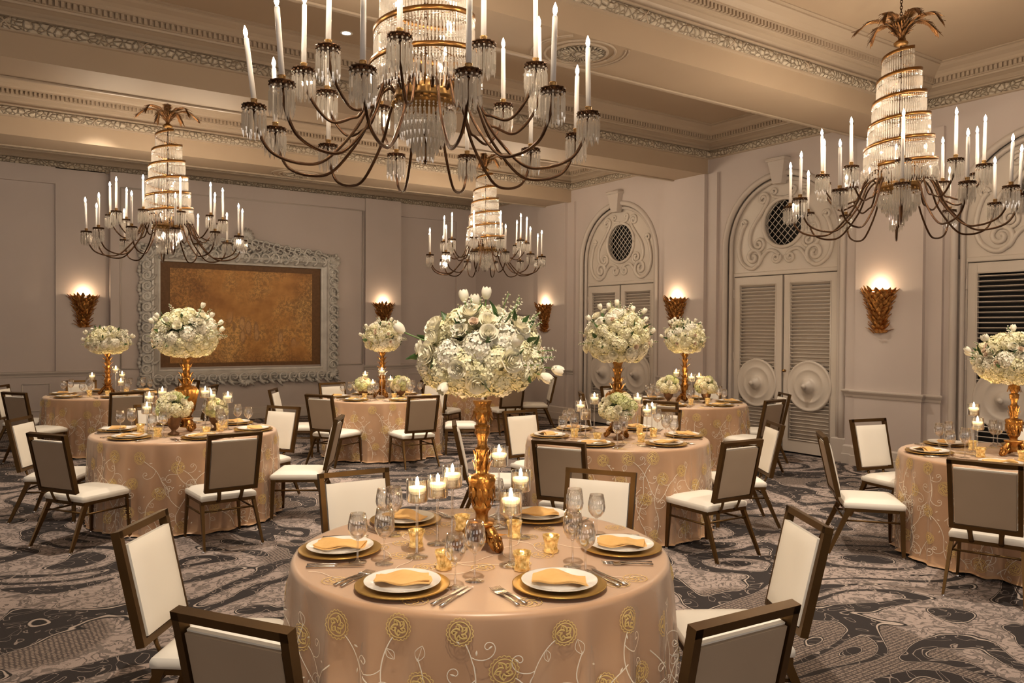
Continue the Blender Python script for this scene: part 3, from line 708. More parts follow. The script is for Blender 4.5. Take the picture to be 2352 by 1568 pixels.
# ---- big framed tapestry on the back wall
yw = Y1 - .145
def ornate_frame():
    t = thing('framed_tapestry', 'large gold-brown tapestry in an ornate carved silver frame on the back wall', 'framed tapestry', (4.39, yw, 1.95))
    W, H_ = 3.72, 2.52                                    # outer size
    hw, hh = W / 2, H_ / 2
    iw, ih = 1.50, .975                                   # art half size
    # flat + stepped inner mouldings
    mb = MB()
    def rect_ring(a0, b0, y0, a1, b1, y1, mat=0):
        vs = [(-a0, y0, -b0), (a0, y0, -b0), (a0, y0, b0), (-a0, y0, b0), (-a1, y1, -b1), (a1, y1, -b1), (a1, y1, b1), (-a1, y1, b1)]
        mb.add(vs, [(i, (i + 1) % 4, 4 + (i + 1) % 4, 4 + i)[::-1] for i in range(4)], mat, False)
    prof = [(hw - .06, hh - .06, 0), (hw - .06, hh - .06, -.07), (hw - .12, hh - .12, -.10), (iw + .16, ih + .16, -.10), (iw + .15, ih + .15, -.125), (iw + .12, ih + .12, -.13), (iw + .10, ih + .10, -.10), (iw + .04, ih + .04, -.06), (iw + .03, ih + .03, -.07), (iw, ih, -.065), (iw, ih, -.01)]
    for p, q in zip(prof, prof[1:]): rect_ring(q[0], q[1], q[2], p[0], p[1], p[2])
    make('frame_moulding', mb, M['silverpaint'], t)
    # carved acanthus scrolls round the border
    ob = MB(); rnd = random.Random(3)
    def acanthus(cx, cz, ang, s, flip):
        nonlocal ob
        T = Matrix.Translation((cx, -.10, cz)) @ Matrix.Rotation(-ang, 4, 'Y')
        pts = []
        for i in range(15):
            tt = i / 14; r = .085 * s * (1 - tt * .82); a = -PI / 2 + flip * tt * 1.5 * 2 * PI * .8
            pts.append((-.02 * s + r * math.cos(a), -.012 - .012 * tt, flip * 0 + r * math.sin(a) * 1.0))
        ob.tube(pts, [.022 * s * (1 - .55 * i / 14) for i in range(15)], 6, M=T)
        for k in range(4):
            a = -PI / 2 + (k - .5) * .55 * flip
            p0 = Vector((.03 * s + k * .012 * s, -.01, -.05 * s)); d = Vector((math.cos(a + 1.2) * .10 * s, -.01, math.sin(a) * -.10 * s * flip))
            ob.tube([p0, p0 + d * .55 + Vector((0, -.014, 0)), p0 + d], [.010 * s, .022 * s, .004 * s], 6, M=T)
    per = []
    m_ = .155
    nx, nz = 19, 13
    for i in range(nx): x = -hw + m_ + (W - 2 * m_) * i / (nx - 1); per.append((x, -hh + m_ - .03, 0)); per.append((x, hh - m_ + .03, 0))
    for i in range(1, nz - 1): z = -hh + m_ + (H_ - 2 * m_) * i / (nz - 1); per.append((-hw + m_ - .03, z, PI / 2)); per.append((hw - m_ + .03, z, PI / 2))
    for k, (x, z, a) in enumerate(per): acanthus(x, z, a + rnd.uniform(-.3, .3), 1.25, 1 if k % 2 else -1)
    # undulating outer edge leaves
    for i in range(58):
        x = -hw + W * i / 57
        for s in (-1, 1): ob.ball((x, -.05, s * (hh - .03 + .025 * math.sin(i * 1.3))), .04, 6, sz=.8)
    for i in range(38):
        z = -hh + H_ * i / 37
        for s in (-1, 1): ob.ball((s * (hw - .03 + .02 * math.sin(i * 1.3)), -.05, z), .038, 6, sz=1.1)
    # corner shells
    for sx in (-1, 1):
        for sz in (-1, 1):
            for k in range(7):
                a = math.atan2(sz, sx) + (k - 3) * .32; c = Vector((sx * (hw - .17), -.11, sz * (hh - .17)))
                ob.tube([c, c + Vector((math.cos(a) * .09, -.03, math.sin(a) * .09)), c + Vector((math.cos(a) * .17, 0, math.sin(a) * .17))], [.012, .022, .01], 6)
    make('carved_border', ob, M['frameorn'], t)
    # arched crest along the top with a cartouche, pendant at the bottom
    cr = MB()
    keep = ob
    ob = cr
    for k in range(15):
        u = -1 + 2 * k / 14; x = u * 1.45; z = hh + .015 + .13 * math.exp(-(u * 1.7) ** 2)
        acanthus(x, z, u * .5, 1.15, 1 if u < 0 else -1)
        if abs(u) < .8: acanthus(x + .05, z - .10, -u, 1.0, -1 if u < 0 else 1)
    prev = catmull([(-1.6, -.07, hh + .0), (-.9, -.08, hh + .07), (-.35, -.09, hh + .17), (0, -.10, hh + .20), (.35, -.09, hh + .17), (.9, -.08, hh + .07), (1.6, -.07, hh + .0)], 8)
    cr.tube(prev, .026, 8); ob = keep
    for k in range(9):
        a = PI / 2 + (k - 4) * .33; c = Vector((0, -.09, hh + .20))
        cr.tube([c, c + Vector((math.cos(a) * .1, -.04, math.sin(a) * .12)), c + Vector((math.cos(a) * .17, .0, math.sin(a) * .22))], [.02, .035, .01], 6)
    for s in (-1, 1):
        cr.tube([(0, -.09, hh + .14), (s * .12, -.11, hh + .16), (s * .22, -.10, hh + .10), (s * .20, -.10, hh + .03), (s * .13, -.10, hh + .06)], .024, 6)
    cr.ball((0, -.12, hh + .18), .06, 10, sz=1.3)
    pd = MB()
    for k in range(7):
        a = -PI / 2 + (k - 3) * .4; c = Vector((0, -.09, -hh + .06))
        pd.tube([c, c + Vector((math.cos(a) * .09, -.03, math.sin(a) * .07)), c + Vector((math.cos(a) * .18, .0, math.sin(a) * .13))], [.02, .03, .01], 6)
    make('crest', cr, M['frameorn'], t); make('shell_pendant', pd, M['frameorn'], t)
    make('tapestry', MB().box((0, -.006, 0), (iw * 2 - .34, .008, ih * 2 - .22)), M['tapestry'], t, label='faded golden tapestry picture of trees and figures')
    make('tapestry_border', MB().box((0, -.002, 0), (iw * 2 + .02, .006, ih * 2 + .02)), M['tapborder'], t)
ornate_frame()

# ---- gilded leaf sconces
def leaf_blade(mb, p, d, nrm, L_, w_, mat=0, curl=.25):
    """pointed blade starting at p, direction d, facing nrm"""
    d = Vector(d).normalized(); nrm = Vector(nrm).normalized(); s = d.cross(nrm).normalized(); p = Vector(p)
    rows = [(0, .25), (.25, .9), (.5, 1.0), (.75, .62), (1.0, .04)]; vs = []
    for (t, ww) in rows:
        c = p + d * (L_ * t) + nrm * (curl * L_ * t * t)
        vs += [c - s * (w_ * ww / 2), c + nrm * (w_ * .18), c + s * (w_ * ww / 2)]
    fs = []
    for j in range(4):
        for i in range(2): fs.append((j * 3 + i, j * 3 + i + 1, (j + 1) * 3 + i + 1, (j + 1) * 3 + i))
    mb.add(vs, fs, mat, True)
def sconce_meshes():
    rnd = random.Random(5); b = MB(); lv = MB()
    def rad_at(t): return .055 + (.225 - .055) * (t ** 1.3) + (.02 if t < .12 else 0)       # t 0 bottom .. 1 top
    n = 14
    def fn(u, v):
        a = PI * u; r = rad_at(v) * .86; return (r * math.cos(a), -r * math.sin(a) * .8, -.27 + .54 * v)
    b.sheet(fn, n, 10)
    for row in range(13):
        t = row / 12.0; m_ = 6 + int(4 * t)
        for k in range(m_):
            a = PI * (k + .5 * (row % 2) + rnd.uniform(-.2, .2)) / (m_ - .5); r = rad_at(t) * .88
            p = (r * math.cos(a), -r * math.sin(a) * .8 - .004, -.27 + .50 * t + rnd.uniform(-.012, .012))
            out = Vector((math.cos(a), -math.sin(a), 0)); d = out * rnd.uniform(.3, .8) + Vector((0, 0, 1 if row else .5)) + Vector((math.cos(a) * .3, 0, 0))
            leaf_blade(lv, p, d, out, rnd.uniform(.07, .11), rnd.uniform(.045, .065), curl=rnd.uniform(-.1, .3))
    return b.mesh('body', M['leafgold']), lv.mesh('leaves', M['leafgold'])
SB, SL = sconce_meshes()
SG = 'gilded leaf wall sconces'
def sconce(loc, rz, lab):
    t = thing('wall_sconce', lab, 'wall light', loc, rz, SG)
    put('body', SB, t); put('leaves', SL, t)
    put('bowl_glass', MB().lathe([(0, .0), (.06, .005), (.10, .03), (.105, .035), (.0, .032)], 16, M=Matrix.Translation((0, -.085, .225)) @ Matrix.Scale(.75, 4)).mesh('bowl_glass', M['sconceglow']), t)
    plight('sconce_lamp', (0, -.10, .31), SCONCE_W, (1.0, .74, .46), .018, t)
sconce((1.69, Y1 - .03, 2.0), 0, 'gilded leaf sconce on the left pier of the back wall')
sconce((7.24, Y1 - .22, 1.99), 0, 'gilded leaf sconce above the far centre bouquet')
sconce((XP, 5.68, 1.99), 1.5 * PI + 0, 'large gilded leaf sconce on the pier right of the middle door')
sconce((XP, 9.17, 1.98), 1.5 * PI, 'gilded leaf sconce on the pier between the two left doors')
sconce((XP, 12.72, 1.96), 1.5 * PI, 'gilded leaf sconce just right of the big white bouquet')
# ================================================================ TABLES
TAB = dict(T1=(1.85, 2.92), T2=(1.68, 7.75), T3=(1.66, 12.5), T4=(4.77, 10.13), T5=(4.80, 5.33), T6=(7.88, 7.43), T7=(6.68, 2.88), T8=(7.40, 12.0))
TN = dict(T1='foreground table', T2='middle-left table', T3='far-left table', T4='far centre table', T5='middle-right table', T6='table by the doors', T7='right-edge table', T8='farthest table')
TROT = dict(T7=-14.0)
TZ, TR = .78, .80
FWD = math.degrees(CAM_YAW)
SEAT = [(-150, 'near-left'), (-90, 'near-right'), (-30, 'right'), (30, 'far-right'), (90, 'far-left'), (150, 'left')]
def relname(dx, dy):
    a = (math.degrees(math.atan2(dy, dx)) - FWD + 180) % 360 - 180
    return ['far', 'far-left', 'left', 'near-left', 'near', 'near-right', 'right', 'far-right'][int(round(a / 45.0)) % 8]

# ---- hidden folding table under each cloth
tbm = MB().lathe([(0, TZ - .028), (TR - .022, TZ - .028), (TR - .015, TZ - .02), (TR - .022, TZ - .008), (0, TZ - .008)], 48).mesh('tabletop', M['wood'])
tleg = MB().tube([(0, 0, 0), (0, 0, TZ - .028)], .016, 8).mesh('leg', M['chrome'])

# ---- cloth shapes in (theta, t):  t<=TR on the flat top measured from centre, then down the drop
def fold_fn(seed, nf, amp):
    r = random.Random(seed); ph = [r.uniform(0, 2 * PI) for _ in range(5)]; ks = [nf, nf - 3, nf + 4, 5, 2]; am = [1, .5, .35, .35, .2]
    def rg(x): return 1.15 - 2.0 * abs(math.sin(x / 2)) ** .75 if True else 0       # crisp fold crests
    return lambda th: amp * (.8 * rg(ks[0] * th + ph[0] + .8 * math.sin(2 * th + ph[1])) + .5 * math.sin(ks[1] * th + ph[1]) + .3 * math.sin(ks[2] * th + ph[2]) + .25 * math.sin(5 * th + ph[3])) / 1.5
F1 = fold_fn(1, 25, 1.0); F2 = fold_fn(9, 12, 1.0)
def cloth_pt(th, t, over=False):
    """t: arc distance from the centre"""
    rc = .022
    if t < TR - rc: return (t * math.cos(th), t * math.sin(th), TZ + (.0022 if over else 0))
    s = t - (TR - rc); q = rc * PI / 2
    if s < q:
        a = s / rc; r = TR - rc + rc * math.sin(a); z = TZ - rc + rc * math.cos(a)
        if over: r += .003; z += .002
    else:
        h = s - q; r = TR; z = TZ - rc - h
        k = min(1, h / .7)
        g = .22 * min(1, h / .08) + .78 * k; r += .004 * k + .046 * F1(th) * g
        if over: r += .004 + .004 * min(1, h / .05) + .011 * g * (1.6 + F2(th))
        if z < .012:                                   # cloth puddles on the carpet
            r += (.012 - z) * .8; z = .012 + .006 * (1 + math.sin(9 * th))
    return (r * math.cos(th), r * math.sin(th), z)
def cloth_mesh(over, tmax, name):
    mb = MB(); n = 360
    ts = [0.02, .25, .5, .7, .765, .778, .785, .79, .797, .803, .809, .815] + [.815 + (tmax - .815) * i / 12 for i in range(1, 13)]
    vs = [(0, 0, TZ + (.0022 if over else 0))]; fs = []
    for t in ts:
        for i in range(n): vs.append(cloth_pt(2 * PI * i / n, t, over))
    for i in range(n): fs.append((0, 1 + i, 1 + (i + 1) % n))
    for j in range(len(ts) - 1):
        for i in range(n):
            k = (i + 1) % n; fs.append((1 + j * n + i, 1 + (j + 1) * n + i, 1 + (j + 1) * n + k, 1 + j * n + k))
    mb.add(vs, fs, 0, True)
    return mb
under = cloth_mesh(False, 1.60, 'c').mesh('tablecloth', M['satin'])
# ---- embroidery: flat threads that follow the overlay surface
ov = cloth_mesh(True, 1.535, 'o')
def on_over(s, t):
    th = s / TR; p = Vector(cloth_pt(th, t, True)); q = Vector(cloth_pt(th + .004, t, True)); r = Vector(cloth_pt(th, t + .003, True))
    n = (q - p).cross(r - p); n = n.normalized() if n.length > 0 else Vector((0, 0, 1))
    c = Vector((math.cos(th), math.sin(th), .8));
    if n.dot(c) < 0: n = -n
    return p + n * .0022, n
def thread(pts, w_, mat):
    P = [on_over(*p) for p in pts]
    vs = []; fs = []
    for i, (p, n) in enumerate(P):
        t = (P[min(i + 1, len(P) - 1)][0] - P[max(i - 1, 0)][0]); t = t.normalized() if t.length > 0 else Vector((1, 0, 0))
        s = t.cross(n).normalized(); ww = w_[i] if isinstance(w_, list) else w_
        vs += [p - s * ww, p + n * ww * .5, p + s * ww]
    for i in range(len(P) - 1):
        for k in range(2): fs.append((i * 3 + k, i * 3 + k + 1, i * 3 + k + 4, i * 3 + k + 3))
    ov.add(vs, fs, mat, True)
def curve2(pts, k=5): return [(p[0], p[1]) for p in catmull([(a, b, 0) for a, b in pts], k)]
def medallion(s, t, R):
    sc_ = [(s + (R + .12 * R * abs(math.sin(9 * 2 * PI * i / 108))) * math.cos(2 * PI * i / 108), t + (R + .12 * R * abs(math.sin(9 * 2 * PI * i / 108))) * math.sin(2 * PI * i / 108)) for i in range(109)]
    thread(sc_, .0016, 2)
    thread([(s + .86 * R * math.cos(2 * PI * i / 40), t + .86 * R * math.sin(2 * PI * i / 40)) for i in range(41)], .0022, 2)
    for k in range(5):
        a = 2 * PI * k / 5 + s * 7
        thread([(s + .72 * R * math.cos(a + u * 1.6) * (1 - .75 * u), t + .72 * R * math.sin(a + u * 1.6) * (1 - .75 * u)) for u in [i / 12 for i in range(13)]], .0030, 2)
        thread([(s + R * (.42 + .2 * math.cos(2 * PI * i / 12)) * math.cos(a + .3 * math.sin(2 * PI * i / 12)), t + R * (.42 + .2 * math.cos(2 * PI * i / 12)) * math.sin(a + .3 * math.sin(2 * PI * i / 12))) for i in range(13)], .0018, 2)
def drop(s, t, a, L_=.018):
    thread([(s + math.cos(a) * L_ * u, t + math.sin(a) * L_ * u) for u in (0, .25, .5, .75, 1)], [.0006, .0028, .0036, .0026, .0006], 1)
def leafout(s, t, a, L_=.055):
    for f in (-1, 1):
        thread([(s + math.cos(a) * L_ * u - math.sin(a) * f * .30 * L_ * math.sin(PI * u), t + math.sin(a) * L_ * u + math.cos(a) * f * .30 * L_ * math.sin(PI * u)) for u in [i / 10 for i in range(11)]], .0012, 1)
    thread([(s + math.cos(a) * L_ * u, t + math.sin(a) * L_ * u) for u in (0, .5, .9)], .0009, 1)
def curl(s, t, a, f, R=.035):
    pts = [(s, t)]; x, y, aa = s, t, a
    for i in range(20):
        st = R * .42 * (1 - i * .035); x += math.cos(aa) * st; y += math.sin(aa) * st; aa += f * (.16 + i * .022); pts.append((x, y))
    thread(pts, .0017, 1); drop(x, y, aa)
def vine(s0, t0, flip, rr, med=True):
    """rising vine from (s0,t0) near the hem up over the table edge"""
    P = [(0, 0), (.03, -.10), (-.02, -.21), (-.10, -.30), (-.13, -.40), (-.20, -.47)]
    main = curve2([(s0 + flip * a, t0 + b) for a, b in P], 6); thread(main, .0024, 1)
    b1 = curve2([(s0 + flip * a, t0 + b) for a, b in [(.0, -.17), (.07, -.25), (.09, -.34), (.14, -.40)]], 6); thread(b1, .0020, 1)
    b2 = curve2([(s0 + flip * a, t0 + b) for a, b in [(-.11, -.34), (-.03, -.38), (.02, -.47), (.0, -.56)]], 6); thread(b2, .0020, 1)
    leafout(s0 + flip * .0, t0 - .55, -PI / 2 + .3 * flip)
    for (a, b, an, f) in ((.03, -.08, .2, 1), (-.01, -.14, PI - .3, -1), (.07, -.26, -.6, -1), (-.06, -.27, PI + .4, 1), (-.13, -.40, -.2, 1), (.02, -.45, -.3, 1), (-.03, -.23, PI + .9, 1)):
        an2 = an if flip > 0 else PI - an
        curl(s0 + flip * a, t0 + b, an2, f * flip)
    for (a, b, an) in ((-.10, -.31, PI + .6), (.08, -.31, .2), (.035, -.11, -.4)):
        leafout(s0 + flip * a, t0 + b, an if flip > 0 else PI - an, .048)
rnd = random.Random(11)
CIR = 2 * PI * TR
spots = []
for _ in range(4000):
    p = (rnd.uniform(0, CIR), rnd.uniform(.845, 1.49))
    if all(math.hypot(min(abs(p[0] - q[0]), CIR - abs(p[0] - q[0])), p[1] - q[1]) > .185 for q in spots): spots.append(p)
for k, (s, t) in enumerate(spots):
    R = rnd.uniform(.038, .047); medallion(s, t, R); f = 1 if rnd.random() < .5 else -1
    a = PI / 2 + f * rnd.uniform(.3, 1.1); x, y = s + R * math.cos(a), t + R * math.sin(a); pts = [(x, y)]; turn = -f * rnd.uniform(.05, .09); n_ = rnd.randint(20, 30)
    for i in range(n_):
        x += .015 * math.cos(a); y += .015 * math.sin(a); a += turn if i < n_ * .55 else -turn * 1.3
        if y > 1.525 or y < .80: break
        pts.append((x, y))
    if len(pts) < 4: continue
    thread(pts, .0022, 1)
    for q in range(3, len(pts) - 2, 5):
        px, py = pts[q]; aa = math.atan2(pts[q + 1][1] - py, pts[q + 1][0] - px); sd = 1 if (q // 5) % 2 else -1
        w_ = rnd.random()
        if w_ < .45: curl(px, py, aa + sd * .8, sd, rnd.uniform(.026, .038))
        elif w_ < .72: leafout(px, py, aa + sd * 1.0, rnd.uniform(.04, .055))
        else: drop(px + .012 * math.cos(aa + sd * 1.4), py + .012 * math.sin(aa + sd * 1.4), aa + sd * .7, .02)
for k in range(9): vine(CIR * (k + .35) / 9, 1.50, 1 if k % 2 else -1, 1.0)
for q in range(70): drop(rnd.uniform(0, CIR), rnd.uniform(.84, 1.5), rnd.uniform(0, 6))
# top of the table: polar positions  (radius t, s chosen so the angle is s/TR)
def top_thread(pts, w_, mat):
    vs = []; fs = []; P = [Vector((x, y, TZ + .0044)) for x, y in pts]
    for i, p in enumerate(P):
        t = (P[min(i + 1, len(P) - 1)] - P[max(i - 1, 0)]); t = t.normalized() if t.length > 0 else Vector((1, 0, 0)); s = t.cross(Vector((0, 0, 1)))
        vs += [p - s * w_, p + Vector((0, 0, w_ * .4)), p + s * w_]
    for i in range(len(P) - 1):
        for k in range(2): fs.append((i * 3 + k, i * 3 + k + 1, i * 3 + k + 4, i * 3 + k + 3))
    ov.add(vs, fs, mat, True)
for k in range(26):
    a = k * 2.4; r = [.28, .45, .71, .73, .36][k % 5]; x, y = r * math.cos(a), r * math.sin(a); R = .042
    top_thread([(x + (R + .005 * abs(math.sin(9 * 2 * PI * i / 72))) * math.cos(2 * PI * i / 72), y + (R + .005 * abs(math.sin(9 * 2 * PI * i / 72))) * math.sin(2 * PI * i / 72)) for i in range(73)], .0018, 2)
    for m_ in range(5):
        b = m_ * 2 * PI / 5
        top_thread([(x + .75 * R * math.cos(b + u * 1.6) * (1 - .75 * u), y + .75 * R * math.sin(b + u * 1.6) * (1 - .75 * u)) for u in [i / 10 for i in range(11)]], .0026, 2)
    px, py, aa = x + R, y, rnd.uniform(0, 6); pts = []
    for i in range(22):
        pts.append((px, py)); px += .014 * math.cos(aa); py += .014 * math.sin(aa); aa += .18 * math.sin(i * .35 + k)
        if math.hypot(px, py) > .76: break
    if len(pts) > 3: top_thread(pts, .0017, 1)
over = ov.mesh('embroidered_overlay', [M['organza'], M['whitethread'], M['goldthread']])
for n_, (x, y) in TAB.items():
    t = thing('banquet_table', 'round banquet table hidden beneath its cloths, %s' % TN[n_], 'table', (x, y, 0), 0, 'round banquet tables')
    put('tabletop', tbm, t)
    for k in range(4): put('leg', tleg, t, (.45 * math.cos(k * PI / 2 + .7), .45 * math.sin(k * PI / 2 + .7), 0))
    rz = dict(T1=.15, T2=1.4, T3=2.3, T4=.8, T5=3.1, T6=4.4, T7=5.2, T8=2.0)[n_]
    o = put('tablecloth', under, None, (x, y, 0), (0, 0, rz)); tag(o, 'champagne satin cloth under the sheer overlay, %s' % TN[n_], 'tablecloth', 'champagne round tablecloths')
    o = put('embroidered_overlay', over, None, (x, y, 0), (0, 0, rz)); tag(o, 'sheer overlay embroidered with vines and gold rosettes, %s' % TN[n_], 'table overlay', 'embroidered sheer overlays')

# ================================================================ CHAIRS
def chair_parts():
    P = {}
    wt, ht, yt, wb, hb, yb = .213, .912, -.364, .208, .452, -.262
    def bp(u, h, off=0.0):      # point in the back plane, u -1..1 across, h 0..1 up, off forward(+y)
        tx = Vector((0, yt - yb, ht - hb)).normalized(); nf = Vector((0, -tx.z, tx.y)) * -1
        x = u * (wb + (wt - wb) * h); p = Vector((x, yb + (yt - yb) * h, hb + (ht - hb) * h)); return p + nf * off
    mb = MB(); r = .014; d = .018
    def bar(p, q, w1, d1):
        t = (q - p).normalized(); s = Vector((1, 0, 0)) if abs(t.x) < .5 else Vector((0, yt - yb, ht - hb)).normalized(); nrm = t.cross(s).normalized()
        vs = [e + s * (a * w1) + nrm * (b * d1) for e in (p, q) for a, b in ((-1, -1), (1, -1), (1, 1), (-1, 1))]
        mb.add(vs, [(0, 1, 5, 4), (1, 2, 6, 5), (2, 3, 7, 6), (3, 0, 4, 7), (3, 2, 1, 0), (4, 5, 6, 7)], 0, False)
    i = .93
    for s in (-1, 1): bar(bp(s * i, -.0), bp(s * i, 1.0), r, d)
    bar(bp(-1, .97), bp(1, .97), r, d); bar(bp(-1, .02), bp(1, .02), r, d * .95)
    P['back_frame'] = mb.mesh('back_frame', M['bronze'])
    # padded back: cream front cushion, taupe rear shell
    def pad(yo0, yo1, mat, bulge, name, inset=0.0, top=.868):
        m = MB(); n = 14
        def f(side):
            def fn(u, v):
                U = (u * 2 - 1); V = (v * 2 - 1); e = (1 - abs(U) ** 5) * (1 - abs(V) ** 5)
                p = bp(U * (.84 - inset), .065 + inset * .5 + (top - .065 - inset) * v)
                off = (yo1 + bulge * e ** .5) if side > 0 else yo0
                q = bp(U * (.84 - inset), .065 + (top - .065) * v, off); return q
            return fn
        m.sheet(f(1), n, n, 0, smooth=True); m.sheet(f(-1), 1, 1, 0, smooth=False)
        # rim
        for a in range(n):
            for (u0, v0, u1, v1) in ((a / n, 0, (a + 1) / n, 0), (a / n, 1, (a + 1) / n, 1), (0, a / n, 0, (a + 1) / n), (1, a / n, 1, (a + 1) / n)):
                m.add([f(-1)(u0, v0), f(-1)(u1, v1), f(1)(u1, v1), f(1)(u0, v0)], [(0, 1, 2, 3)], 0, False)
        return m.mesh(name, M[mat])
    P['backrest'] = pad(.000, .026, 'cream', .012, 'backrest'); P['back_panel'] = pad(.000, -.012, 'taupe', -.004, 'back_panel', .012, .855)
    # seat cushion
    m = MB(); n = 12
    def sx(v): return .212 + .003 * v
    def fn(u, v):
        U = u * 2 - 1; V = v * 2 - 1; e = max(0, (1 - abs(U) ** 6) * (1 - abs(V) ** 6)) ** .4
        return (U * sx(v), -.215 + .43 * v, .412 + .030 * e)
    m.sheet(fn, n, n, 0)
    ring = []
    for a in range(4 * n):
        q, k = divmod(a, n); k = k / n
        u, v = [(k, 0), (1, k), (1 - k, 1), (0, 1 - k)][q]; ring.append((u, v))
    N_ = len(ring); vs = []; fs = []
    for zz, gr in ((.412, 0), (.400, .006), (.378, .006), (.368, 0)):
        for (u, v) in ring:
            U = u * 2 - 1; V = v * 2 - 1; vs.append((U * (sx(v) + gr), V * (.215 + gr), zz))
    for j in range(3):
        for a in range(N_): b = (a + 1) % N_; fs.append((j * N_ + a, (j + 1) * N_ + a, (j + 1) * N_ + b, j * N_ + b))
    m.add(vs, fs, 0, True); P['seat'] = m.mesh('seat', M['cream'])
    # seat frame apron
    m = MB()
    for s in (-1, 1): m.box((s * .202, 0, .357), (.022, .43, .026))
    m.box((0, .206, .357), (.41, .022, .026)); m.box((0, -.206, .357), (.41, .022, .026)); m.box((0, 0, .362), (.38, .39, .008))
    P['seat_frame'] = m.mesh('seat_frame', M['bronze'])
    def leg(p, q, w0, w1):
        m = MB(); p = Vector(p); q = Vector(q); vs = []
        for e, w_ in ((p, w0), (q, w1)):
            for a, b in ((-1, -1), (1, -1), (1, 1), (-1, 1)): vs.append(e + Vector((a * w_ * .6, b * w_, 0)))
        m.add(vs, [(0, 1, 5, 4), (1, 2, 6, 5), (2, 3, 7, 6), (3, 0, 4, 7), (3, 2, 1, 0), (4, 5, 6, 7)], 0, False)
        return m.mesh('leg', M['bronze']), MB().lathe([(0, 0), (.013, 0), (.014, .006), (.008, .012), (.008, .02)], 12).mesh('glide', M['chrome'])
    P['legs'] = []
    for s in (-1, 1):
        a, g = leg((s * .206, .195, .366), (s * .224, .206, .014), .020, .013); P['legs'].append((a, g, (s * .224, .206, 0)))
        a, g = leg((s * .202, -.180, .366), (s * .228, -.335, .014), .022, .013); P['legs'].append((a, g, (s * .228, -.335, 0)))
    P['brackets'] = []
    for s in (-1, 1):
        m = MB(); m.tube([(s * .085, -.205, .352), (s * .085, -.232, .372), (s * .088, -.250, .415), (s * .092, -.262, .455)], [.018, .016, .015, .018], 6, flat=.45); P['brackets'].append(m.mesh('back_bracket', M['bronze']))
    P['stretch'] = []
    for s in (-1, 1): P['stretch'].append(MB().tube([(s * .213, .198, .272), (s * .208, -.222, .272)], .008, 6).mesh('stretcher', M['bronze']))
    P['stretch'].append(MB().tube([(-.208, -.222, .29), (.208, -.222, .29)], .008, 6).mesh('stretcher', M['bronze']))
    return P
CP = chair_parts()
def chair(x, y, rot, label, group):
    t = thing('banquet_chair', label, 'chair', (x, y, 0), rad(rot), group)
    for k in ('back_frame', 'seat_frame'): put(k, CP[k], t)
    put('backrest', CP['backrest'], t, label='cream vinyl padded front of the back'); put('back_panel', CP['back_panel'], t, label='taupe rear of the backrest'); put('seat', CP['seat'], t, label='cream vinyl seat cushion')
    for a, g, p in CP['legs']:
        l = put('leg', a, t); put('glide', g, l, p)
    for b in CP['brackets']: put('back_bracket', b, t)
    for b in CP['stretch']: put('stretcher', b, t)
    return t
FIT = {('T1', 0): (0.924, 2.484, 302), ('T1', 1): (1.895, 1.875, 356), ('T1', 2): (2.784, 2.359, 58), ('T1', 3): (2.775, 3.359, 123), ('T1', 4): (1.841, 3.95, 178), ('T1', 5): (0.909, 3.469, 234),
 ('T2', 0): (0.822, 7.247, 302), ('T2', 1): (1.723, 6.719, 3), ('T2', 2): (2.562, 7.203, 59), ('T2', 3): (2.459, 8.093, 121), ('T2', 5): (0.718, 8.276, 241),
 ('T3', 0): (0.80, 11.932, 305), ('T3', 1): (1.676, 11.438, 4), ('T3', 4): (1.46, 13.5, 178),
 ('T4', 0): (3.928, 9.663, 299), ('T4', 5): (3.75, 10.55, 239), ('T4', 4): (4.60, 11.15, 182), ('T4', 1): (4.692, 9.082, 356),
 ('T5', 4): (4.682, 6.30, 182), ('T5', 0): (3.93, 4.839, 300), ('T5', 1): (4.815, 4.30, 358), ('T5', 2): (5.72, 4.776, 55), ('T5', 3): (5.70, 5.82, 119),
 ('T6', 1): (7.963, 6.44, 5), ('T6', 2): (8.70, 6.90, 55), ('T6', 0): (7.0, 6.80, 293), ('T6', 5): (7.0, 7.95, 237),
 ('T7', 5): (5.92, 3.60, 222), ('T7', 4): (6.951, 3.95, 167), ('T7', 0): (5.69, 2.585, 288),
 ('T8', 0): (6.48, 11.44, 301), ('T8', 1): (7.408, 11.03, 352)}
for n_, (x, y) in TAB.items():
    for k, (a, nm) in enumerate(SEAT):
        if n_ == 'T7' and k in (1, 2): continue
        aa = a + TROT.get(n_, 0)
        if (n_, k) in FIT: cx, cy, r = FIT[(n_, k)]
        else: cx, cy, r = x + 1.09 * math.cos(rad(aa)), y + 1.09 * math.sin(rad(aa)), aa + 90
        chair(cx, cy, r, 'bronze and cream banquet chair on the %s side of the %s' % (nm, TN[n_]), 'banquet chairs at the ' + TN[n_])

